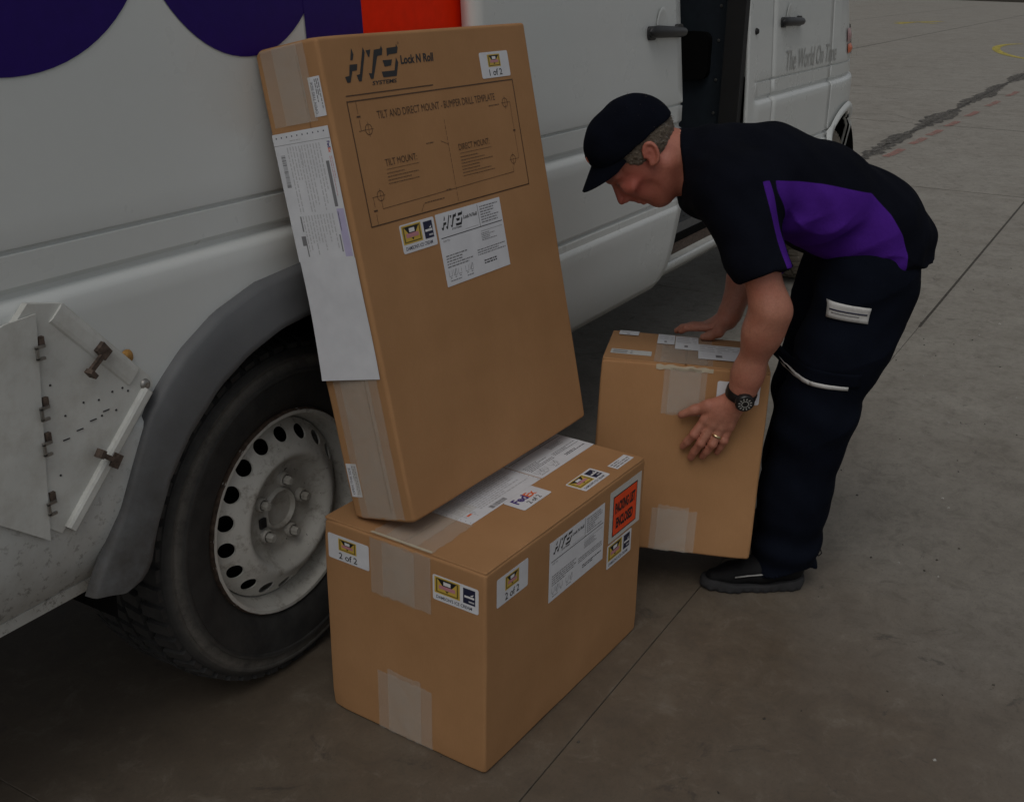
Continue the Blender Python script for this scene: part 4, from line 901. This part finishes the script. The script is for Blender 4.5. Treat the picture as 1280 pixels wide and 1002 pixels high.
def build_person():
    AZ = math.atan2(.862, -.507)
    # --- the body: one continuous skin
    HC = np.array([.455, 0, 1.045]); hw = np.array([.522, 0, -.853]); hu = np.array([.853, 0, .522]); hl = np.array([0, 1., 0])
    hp = lambda w, u, l=0: HC+hw*w+hu*u+hl*l
    AX = [hw, hl, hu]
    B = Field((-.26, -.36, .02), (.60, .36, 1.20), .0034)
    B.chain([(-.08, 0, .82), (.04, 0, .93), (.16, 0, .97), (.27, 0, .995)], [.055, .062, .08, .083], .03, 1.45)             # trunk
    B.cone((.25, 0, 1.01), hp(-.035, -.055), .058, .056, .02)                                                                 # neck
    B.cone((.28, 0, .985), hp(.01, -.075), .045, .040, .02)
    for sd, kn, an in ((1, (.012, .11, .45), (.05, .11, .075)), (-1, (-.03, -.11, .45), (-.012, -.11, .075))):               # legs, inside the trousers
        B.chain([(-.075, .09*sd, .79), kn, an], [.085, .055, .030], .03); B.cone(an, (an[0]+.07, an[1], .048), .024, .018, .02)
    # head
    B.ell(hp(-.016, .028), (.092, .075, .088), AX, .01); B.ell(hp(.026, -.042), (.066, .059, .078), AX, .03); B.ell(hp(.058, -.100), (.022, .024, .018), AX, .022)
    B.cone(hp(-.015, -.062, .05), hp(.05, -.103, .016), .014, .013, .025); B.cone(hp(-.015, -.062, -.05), hp(.05, -.103, -.016), .014, .013, .025)      # jaw line
    B.cone(hp(.080, .022, .012), hp(.080, .022, -.012), .012, .012, .02); B.cone(hp(.066, .020, .045), hp(.078, .024, .02), .010, .011, .015); B.cone(hp(.066, .020, -.045), hp(.078, .024, -.02), .010, .011, .015)
    B.ell(hp(.090, .000, .031), (.012, .014, .010), AX, .008, 'sub'); B.ell(hp(.090, .000, -.031), (.012, .014, .010), AX, .008, 'sub')
    B.ell(hp(.072, -.001, .031), (.0115, .0115, .0115), AX, .002); B.ell(hp(.072, -.001, -.031), (.0115, .0115, .0115), AX, .002)
    B.cone(hp(.074, -.022, .038), hp(.066, -.03, .046), .014, .014, .02); B.cone(hp(.074, -.022, -.038), hp(.066, -.03, -.046), .014, .014, .02)      # cheekbones
    B.cone(hp(.072, .010), hp(.088, -.034), .013, .017, .008); B.cone(hp(.084, .010), hp(.109, -.028), .0072, .0092, .007); B.ell(hp(.101, -.037, .010), (.010, .0065, .007), AX, .004); B.ell(hp(.101, -.037, -.010), (.010, .0065, .007), AX, .004); B.ell(hp(.1115, -.0325), (.0085, .0085, .0075), AX, .005)
    for sd in (1, -1):
        B.ell(hp(.060, -.060, .058*sd), (.022, .010, .020), AX, .022, 'sub'); B.cone(hp(.0915, -.044, .019*sd), hp(.080, -.070, .029*sd), .0018, .0014, .004, op='sub')
        for q in (0, .006, -.005): B.cone(hp(.056, .004+q, .050*sd), hp(.046, .006+q*2, .056*sd), .0012, .0008, .002, op='sub')
    B.cone(hp(.085, -.055), hp(.088, -.050), .012, .010, .012); B.cone(hp(.0885, -.0615, .013), hp(.0885, -.0615, -.013), .0065, .0065, .004); B.cone(hp(.0855, -.0735, .011), hp(.0855, -.0735, -.011), .0065, .0065, .004)
    for sd in (1, -1):                                                                                                       # ears
        l = .073*sd
        ea, eb = np.array([-.62, .78]), np.array([-.78, -.62])                 # along the ear, and towards the back of the head
        ep = lambda a, b, c: hp(-.018+ea[0]*a+eb[0]*b*-1*-1, -.012+ea[1]*a+eb[1]*b, l+c*sd)
        EA = [hw*eb[0]+hu*eb[1], hl, hw*ea[0]+hu*ea[1]]
        B.ell(ep(0, 0, .003), (.0135, .0085, .024), EA, .004)
        for a0 in range(-70, 190, 20):
            A = [math.radians(a0), math.radians(a0+20)]; q = [ep(.024*math.sin(a), .0145*math.cos(a), .009+.003*math.cos(a)) for a in A]; B.cone(q[0], q[1], .0042, .0042, .003)
        B.ell(ep(-.022, -.003, .006), (.0075, .005, .008), EA, .004); B.ell(ep(-.001, -.005, .0145), (.0062, .0062, .0095), EA, .003, 'sub')
    # arms
    nearE = (.180, .257, .752); nearW = (.214, .212, .556)
    B.chain([(.265, .175, .985), (.215, .235, .86), nearE], [.050, .041, .039], .02); B.chain([nearE, (.190, .243, .700), (.208, .216, .592), nearW], [.0365, .0375, .0295, .0275], .035); B.cone((.214, .212, .556), (.222, .205, .530), .030, .027, .01, 1.0)
    farE = (.112, -.262, .755); farW = (.170, -.215, .605)
    B.chain([(.255, -.175, .975), farE], [.060, .047], .015); B.chain([farE, (.135, -.25, .69), farW], [.042, .041, .029], .02)
    # left hand spread on the box's near side
    wr = (.222, .203, .530)
    mc = dict(index=(.290, .190, .470), middle=(.273, .197, .462), ring=(.253, .200, .458), pinky=(.234, .199, .460))
    for q in mc.values(): B.cone(wr, q, .022, .0125, .012)
    B.ell((.255, .196, .495), (.030, .017, .030), None, .012)
    fing = dict(index=[(.290, .190, .470), (.313, .192, .435), (.325, .183, .413), (.333, .174, .397)], middle=[(.273, .197, .462), (.297, .199, .416), (.308, .189, .391), (.314, .180, .371)],
                ring=[(.253, .200, .458), (.270, .203, .417), (.281, .194, .394), (.288, .184, .377)], pinky=[(.234, .199, .460), (.244, .200, .424), (.250, .193, .404), (.255, .187, .389)])
    for nm, q in fing.items(): s_ = .88 if nm == 'pinky' else 1; B.chain(q, [.0112*s_, .0102*s_, .0092*s_, .0082*s_], .0035)
    B.chain([(.240, .200, .520), (.284, .188, .504), (.314, .178, .490), (.341, .169, .474)], [.020, .0145, .0115, .009], .008)
    for q in ('index', 'middle', 'ring', 'pinky'): B.ell(np.array(fing[q][0])+np.array([0, .005, .002]), (.009, .008, .010), None, .006); B.ell(np.array(fing[q][1])+np.array([0, .003, 0]), (.0095, .008, .009), None, .004)
    for k, q in enumerate(('index', 'middle', 'ring', 'pinky')): B.cone(np.array(wr)+np.array([.01, .014, -.005]), np.array(mc[q])+np.array([0, .0105, .006]), .0028, .0030, .005)   # tendons
    # right hand laid over the far top edge
    wr2 = (.178, -.212, .588)
    B.cone(farW, wr2, .030, .027, .01); pm = (.215, -.216, .568)
    for k, (l, ln) in enumerate(((-.196, .066), (-.214, .074), (-.232, .070), (-.250, .056))):
        b0 = (.226, l, .570-.004*k); B.cone(wr2, b0, .019, .0125, .012)
        B.chain([b0, (.226+ln*.55, l-.006, .569-.004*k), (.226+ln*.85, l-.014, .564-.005*k), (.226+ln*1.02, l-.022, .553-.005*k)], [.0112, .0103, .0094, .0083], .0035)
    B.chain([(.188, -.196, .580), (.205, -.172, .566), (.228, -.160, .560), (.246, -.154, .558)], [.018, .0135, .0115, .009], .008)
    tint = lambda P: np.clip(1.0*np.exp(-((P-hp(.087, -.067))**2).sum(1)/.014**2)+.55*np.exp(-((P-hp(.108, -.032))**2).sum(1)/.02**2)+.4*np.exp(-((P-hp(.06, -.02, .05))**2).sum(1)/.03**2)+.35*np.exp(-((P-hp(-.016, -.004, .08))**2).sum(1)/.03**2)
                             +.62*np.exp(-(((P-hp(.03, -.03))**2).sum(1)/.10**2)**2)+sum(.35*np.exp(-((P-np.array(fing[q][1]))**2).sum(1)/.012**2) for q in fing), 0, .8)
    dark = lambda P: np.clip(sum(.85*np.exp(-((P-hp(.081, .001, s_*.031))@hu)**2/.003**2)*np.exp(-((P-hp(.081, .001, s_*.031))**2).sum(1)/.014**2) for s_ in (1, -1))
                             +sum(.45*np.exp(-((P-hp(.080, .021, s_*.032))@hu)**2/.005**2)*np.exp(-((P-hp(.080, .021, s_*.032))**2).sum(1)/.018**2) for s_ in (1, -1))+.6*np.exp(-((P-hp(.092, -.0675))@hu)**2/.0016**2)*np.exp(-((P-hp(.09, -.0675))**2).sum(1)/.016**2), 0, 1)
    per = B.build('person', 'skin', None, dict(tint=tint, dark=dark))
    per.location = (2.551, .648, 0); per.rotation_euler = (0, 0, AZ)
    tag(per, 'courier in dark cap and purple-sided navy polo shirt bending to lift a box', 'person')

    # --- hair under the cap
    Hf = Field(hp(-.03, .0)-.16, hp(-.03, .0)+.16, .0026)
    Hf.ell(hp(-.018, .027), (.0975, .079, .091), AX, 0)
    def rel(X, Y, Z): dx, dy, dz = X-HC[0], Y, Z-HC[2]; return dx*hw[0]+dz*hw[2], dx*hu[0]+dz*hu[2], dy
    def hcut(X, Y, Z):
        w, u, l = rel(X, Y, Z); line = -.066+np.clip(w+.062, 0, 1)*.85; line = np.where(w > -.004, np.minimum(line, -.012), line)
        a = line-u; return np.maximum(a, w-.022-.35*np.clip(u, -.05, .05))
    Hf.cut(hcut)
    Hf.warp(lambda X, Y, Z: .0016*wob(X, Y, Z, 420)+.0012*wob(Z, X, Y, 700, 1))
    for sd in (1, -1): Hf.ell(hp(-.018, -.012, .084*sd), (.019, .018, .026), AX, .004, 'sub')
    hair = Hf.build('hair', 'hair', per)
    m = MB(); hv = hair.data.vertices; rr_ = random.Random(3)
    for _ in range(1500):                                   # short cropped strands lying along the scalp
        v_ = hv[rr_.randrange(len(hv))]; nn = v_.normal; d = Vector(-hu)*.75+Vector(-hw)*.5+Vector((rr_.uniform(-.4, .4), rr_.uniform(-.3, .3), rr_.uniform(-.4, .4))); d = (d-nn*d.dot(nn)).normalized()+nn*rr_.uniform(.05, .35)
        q = v_.co+nn*.0003; sd2 = nn.cross(d).normalized()*.00055; L_ = rr_.uniform(.006, .013); m.add([q-sd2, q+sd2, q+d*L_*.6+sd2*.6+nn*.0005, q+d*L_], [(0, 1, 2), (0, 2, 3)], rr_.randrange(3))
    m.build('hair_strands', ['hair', 'hair_grey', 'hair_brown'], hair)
    # --- cap
    Cf = Field(hp(.0, .05)-.19, hp(.0, .05)+.19, .0028)
    Cf.ell(hp(-.018, .026), (.1015, .085, .096), AX, 0); Cf.ell(hp(.022, .066), (.054, .066, .055), AX, .03)
    Cf.ell(hp(-.017, .024), (.0955, .0795, .090), AX, 0, 'sub')
    def ccut(X, Y, Z): w, u, l = rel(X, Y, Z); return (.027+.30*w+.10*np.clip(w+.05, -1, 0))-u
    Cf.cut(ccut); Cf.warp(lambda X, Y, Z: .0013*wob(X, Y, Z, 75, .6))
    cap = Cf.build('cap', 'cap_cloth', per)
    m = MB()
    def brim(u, v, z=0):
        a = (u-.5)*2; ln = .066*(1-a*a)**.55 if abs(a) < 1 else 0; l = .076*a; w0 = .076-.052*a*a; w = w0+ln*v; uu = .072-.032*a*a-.24*ln*v-.016*(a*a)*v+z
        return tuple(hp(w, uu, l))
    m.grid(29, 10, lambda u, v: brim(u, v, .0015)); m.grid(29, 10, lambda u, v: brim(u, v, -.0015), 0, True)
    m.build('cap_brim', 'cap_cloth', cap, True, True)
    MB().lathe([(.0005, .004), (.005, .003), (.007, 0)], 14, lambda r, a, t: tuple(hp(-.012+r*math.cos(t), .121+a, r*math.sin(t)))).build('cap_button', 'cap_cloth', cap, True)
    bpy.context.view_layer.update(); cb = BVHTree.FromPolygons([v.co for v in cap.data.vertices], [p.vertices for p in cap.data.polygons])
    def on_cap(u, l):
        h_ = cb.ray_cast(Vector(hp(.25, u, l)), Vector(-hw))[0]; return tuple((h_ if h_ else Vector(hp(.08, u, l)))+Vector(hw)*.0015)
    MB().grid(7, 4, lambda a, b: on_cap(.084+.012*b, -.026+.052*a)).build('cap_badge', 'ink_fx', cap, True)

    # --- shirt
    S = Field((-.30, -.38, .74), (.44, .38, 1.19), .0042)
    S.chain([(.275, 0, 1.0), (.16, 0, .988), (.04, 0, .949), (-.08, 0, .890), (-.12, 0, .835), (-.10, 0, .77)], [.108, .120, .118, .117, .113, .112], .03, 1.48)
    slN = ((.262, .165, .985), (.198, .246, .822)); slF = ((.252, -.165, .975), (.16, -.245, .825))
    for a, b in (slN, slF): S.cone(a, b, .083, .062, .06); S.cone(b, np.array(b)+(np.array(b)-np.array(a))*.3, .062, .060, .01)
    S.cone((.27, 0, 1.02), (.352, 0, 1.03), .078, .069, .012)
    for a, b in (slN, slF):                                                       # sleeve ends: cut straight and hollow
        a, b = np.array(a), np.array(b); d = (b-a)/np.linalg.norm(b-a)
        sl_, X, Y, Z = S.block(b-.13, b+.13); near = ((X-b[0])**2+(Y-b[1])**2+(Z-b[2])**2) < .105**2
        pl = (X-b[0])*d[0]+(Y-b[1])*d[1]+(Z-b[2])*d[2]; tor = np.abs(Y) > .165
        S.f[sl_] = np.where(near & tor, np.maximum(S.f[sl_], pl), S.f[sl_]); S.cone(b-d*.012, b+d*.06, .050, .056, .003, op='sub')
    S.cut(lambda X, Y, Z: (.815-.05*X+.006*np.sin(9*Y+20*X))-Z+0*X*Y)
    S.cone((.31, 0, 1.026), (.46, 0, 1.035), .059, .064, .004, op='sub')
    S.cut(lambda X, Y, Z: X-.362-.1*(Z-1.03)+0*Y+np.where(np.abs(Y) > .12, -1, 0))
    # folds: drag lines from the armpit to the waist, slack over the belt
    def folds(X, Y, Z):
        waist = np.clip((.93-Z)/.12, 0, 1); arm = np.exp(-((X-.17)**2+(np.abs(Y)-.2)**2+(Z-.92)**2)/.10**2)
        return .0055*waist*np.sin(62*(Z+.32*X)+3.1*np.sin(11*X+6*Y)+2*Y)+.0062*arm*np.sin(66*(X+.75*Z)+2.2*np.sin(14*Z+9*Y))+.0022*wob(X, Y, Z, 26, .4)+.0024*wob(X, Y, Z, 55, 1.3)+np.clip((.2-X)/.1, 0, 1)*np.clip(np.abs(Y)/.12, 0, 1)*np.clip((1.0-.35*(.1-X)-Z)/.06, 0, 1)*(.0075*(np.abs(np.sin(19*(Z-.30*X)+1.5*np.sin(9*X+3*Y)+.8*np.sin(21*X)))**.6-.6)+.0035*(np.abs(np.sin(41*(Z+.22*X)+1.8*np.sin(15*X)))**.7-.6))
    S.warp(folds)
    poly = np.array([(.212, 1.024), (.15, 1.017), (.08, 1.010), (-.035, .988), (-.078, .945), (-.108, .900), (-.122, .86), (-.118, .70), (.245, .70), (.245, .86), (.222, .95)])
    def panel_mask(P):
        d = np.full(len(P), 1e9); ins = np.zeros(len(P), bool); q = P[:, [0, 2]]
        for i in range(len(poly)):
            a, b = poly[i], poly[(i+1) % len(poly)]; e = b-a; t = np.clip(((q-a)@e)/(e@e), 0, 1); d = np.minimum(d, np.linalg.norm(q-a-t[:, None]*e, axis=1))
            c = ((a[1] > q[:, 1]) != (b[1] > q[:, 1])); xx = a[0]+(q[:, 1]-a[1])*(b[0]-a[0])/np.where(abs(b[1]-a[1]) < 1e-9, 1e-9, b[1]-a[1]); ins ^= c & (q[:, 0] < xx)
        m_ = np.where(ins, d, -d); m_ = np.minimum(m_, np.abs(P[:, 1])-.075)
        for a, b in (slN, slF):
            a, b = np.array(a), np.array(b); e = b-a; t = ((P-a)@e)/(e@e); r = np.linalg.norm(P-a-np.clip(t, 0, 1.2)[:, None]*e, axis=1)-(.083-.021*np.clip(t, 0, 1)); same = np.sign(P[:, 1]) == np.sign(a[1])
            ax_ = P-a-t[:, None]*e; m_ = np.where(same, np.minimum(m_, np.where(t > .02, r-.011, .02)), m_)
            strip = np.minimum(np.minimum(.0085-np.abs(ax_[:, 0]+.050-.010*t), .016-r), (t-.05)*.2); strip = np.minimum(strip, (1.02-t)*.2); m_ = np.where(same, np.maximum(m_, strip), m_)
        return m_
    shirt = S.build('polo_shirt', 'shirt_cloth', per, dict(panel=panel_mask))

    # --- trousers
    T = Field((-.26, -.27, .03), (.24, .27, .90), .0045)
    T.cone((-.075, 0, .86), (-.082, 0, .77), .108, .112, .03, 1.40)
    T.chain([(-.075, .092, .78), (-.036, .104, .63), (.018, .112, .45), (.045, .112, .25), (.052, .112, .04)], [.112, .100, .089, .083, .078], .035); T.chain([(-.080, -.092, .78), (-.055, -.104, .63), (-.032, -.112, .45), (-.018, -.112, .25), (-.012, -.112, .04)], [.112, .098, .087, .081, .077], .035)
    T.cut(lambda X, Y, Z: (.052+.010*np.sin(14*X+9*Y)+.08*np.clip(X-.09, 0, 1))-Z); T.cut(lambda X, Y, Z: Z-.862+0*X*Y)
    def tf(X, Y, Z):
        ank = np.clip((.26-Z)/.16, 0, 1); knee = np.exp(-((Z-.45)/.09)**2); hip = np.exp(-((Z-.76)/.06)**2)
        return .0055*ank*np.sin(78*Z+14*X+2.5*np.sin(16*X+8*Y))+.0035*knee*np.sin(60*Z-22*X+2*np.sin(9*Y+12*X))+.0035*hip*np.sin(48*Z+30*X)+.0035*wob(X, Y, Z, 20, .2)+.0018*wob(X, Y, Z, 48, 2)+.006*(np.abs(np.sin(11*(Z+.6*X)+1.6*np.sin(8*Z+6*Y)))**.6-.6)
    T.warp(tf); trousers = T.build('trousers', 'navy_cloth', per)
    # patches sewn to the left leg: follow the cloth
    bpy.context.view_layer.update(); me = trousers.data; bv = BVHTree.FromPolygons([v.co for v in me.vertices], [p.vertices for p in me.polygons])
    def patch(name, quad, mat, nu, nv, th=.0016, par=trousers):
        m = MB(); q = [Vector(a) for a in quad]
        def pt(u, v):
            a = q[0].lerp(q[1], u).lerp(q[3].lerp(q[2], u), v); ys_ = []
            for dx, dz in ((0, 0), (.012, 0), (-.012, 0), (0, .012), (0, -.012)):
                hit = bv.ray_cast(Vector((a.x+dx, .5, a.y+dz)), Vector((0, -1, 0)))[0]; ys_.append(hit.y if hit else 0)
            return (a.x, max(ys_[0], .5*(max(ys_)+sum(ys_)/5))+th, a.y)
        m.grid(nu, nv, pt); o = m.build(name, mat, par, True); s = o.modifiers.new('thickness', 'SOLIDIFY'); s.thickness = th; s.offset = -1; return o
    tagp = patch('white_badge', [(.034, .752), (-.052, .745), (-.050, .708), (.034, .714)], 'reflective_strip', 14, 6, .0012)
    patch('badge_print', [(.030, .736), (-.046, .730), (-.046, .727), (.030, .733)], 'ink_navy', 10, 2, .0018, tagp); patch('badge_print', [(.026, .728), (-.03, .723), (-.03, .7215), (.026, .7265)], 'ink_grey', 10, 2, .0018, tagp)
    patch('reflective_strip', [(.098, .576), (.058, .566), (.058, .556), (.094, .564)], 'reflective_strip', 10, 3, .0012); patch('reflective_strip', [(.060, .566), (-.024, .561), (-.024, .552), (.058, .556)], 'reflective_strip', 12, 3, .0012)
    patch('pocket_flap', [(.115, .600), (-.050, .592), (-.050, .556), (.100, .566)], 'navy_cloth', 18, 6, .0008)
    m = MB().tube([(-.018, .125, .108), (-.034, .128, .103), (-.037, .13, .095), (-.030, .132, .089), (-.020, .13, .092)], .0016, 8); m.build('hem_cord', 'shoe_black', trousers, True)

    # --- shoes
    for sd, x0, turn in ((1, .0, .10), (-1, -.062, -.16)):
        Fq = Field((-.06, -.09, -.02), (.33, .09, .16), .0032)
        Fq.chain([(.045, 0, .055), (.12, 0, .052), (.20, 0, .040), (.245, 0, .034)], [.042, .041, .032, .022], .02, 1.0); Fq.cone((.045, 0, .07), (.055, 0, .12), .040, .038, .015); Fq.cut(lambda X, Y, Z: .022-Z+0*X*Y); Fq.warp(lambda X, Y, Z: .0012*wob(X, Y, Z, 60))
        sh = Fq.build('shoe', 'shoe_black', per); sh.location = (x0-.002, .112*sd, 0); sh.rotation_euler = (0, 0, turn); sh.scale = (.93, .95, .86)
        G = Field((-.06, -.09, -.012), (.34, .09, .08), .003)
        G.chain([(.045, 0, .02), (.12, 0, .02), (.20, 0, .02), (.25, 0, .02)], [.048, .044, .043, .032], .02); G.cut(lambda X, Y, Z: np.maximum(.002+.010*np.clip((X-.22)/.08, 0, 1)**2-Z, Z-.031-.006*np.cos(X*22))+0*Y); G.warp(lambda X, Y, Z: .0012*np.sin(X*260)*(Z < .014)+0*Y)
        G.build('sole', 'shoe_sole', sh)
        for pts in ([(.09, .0455, .066), (.13, .0455, .062), (.17, .043, .058), (.20, .039, .052)], [(.012, .036, .095), (.035, .043, .088), (.07, .042, .096)]):
            MB().tube([(a, b*sd, c) for a, b, c in pts], .0022, 6).build('piping', 'piping', sh, True)

    # --- watch and ring
    c = Vector((.2165, .2085, .545)); ax = (Vector(wr)-Vector(nearE)).normalized(); out = Vector((-.10, .94, .18)); out = (out-ax*out.dot(ax)).normalized(); sd_ = ax.cross(out)
    m = MB(); m.lathe([(.0335, -.010), (.0350, -.0105), (.0362, -.006), (.0362, .006), (.0350, .0105), (.0335, .010)], 48, lambda r, a, t: tuple(c+ax*a+(sd_*math.cos(t)*.98+out*math.sin(t)*.98)*r))
    w_ = m.build('wristwatch', 'watch_black', per, True, False, 40)
    cc = c+out*.036; m = MB(); m.lathe([(.0205, -.006), (.0215, 0), (.0215, .006), (.019, .009), (.017, .0085), (.0005, .0085)], 36, lambda r, a, t: tuple(cc+out*a+(sd_*math.cos(t)+ax*math.sin(t))*r)); m.build('watch_case', 'watch_black', w_, True, False, 40)
    m = MB()
    for k in range(12):
        t = 2*math.pi*k/12; d = sd_*math.cos(t)+ax*math.sin(t); e = sd_*-math.sin(t)+ax*math.cos(t); q = cc+out*.0092
        m.add([q+d*.0105+e*.0011, q+d*.0155+e*.0014, q+d*.0155-e*.0014, q+d*.0105-e*.0011], [(0, 1, 2, 3)])
    m.lathe([(.0085, .0092), (.0068, .0092)], 24, lambda r, a, t: tuple(cc+out*a+(sd_*math.cos(t)+ax*math.sin(t))*r)); m.build('watch_marks', 'watch_marks', w_)
    p, q = Vector(fing['ring'][0]), Vector(fing['ring'][1]); a_ = (q-p).normalized(); o1 = a_.orthogonal().normalized(); o2 = a_.cross(o1); c = p.lerp(q, .52)
    MB().lathe([(.0112, -.0028), (.0126, -.0024), (.013, 0), (.0126, .0024), (.0112, .0028)], 32, lambda r, a, t: tuple(c+a_*a+(o1*math.cos(t)+o2*math.sin(t))*r)).build('ring', 'gold', per, True)
build_person()
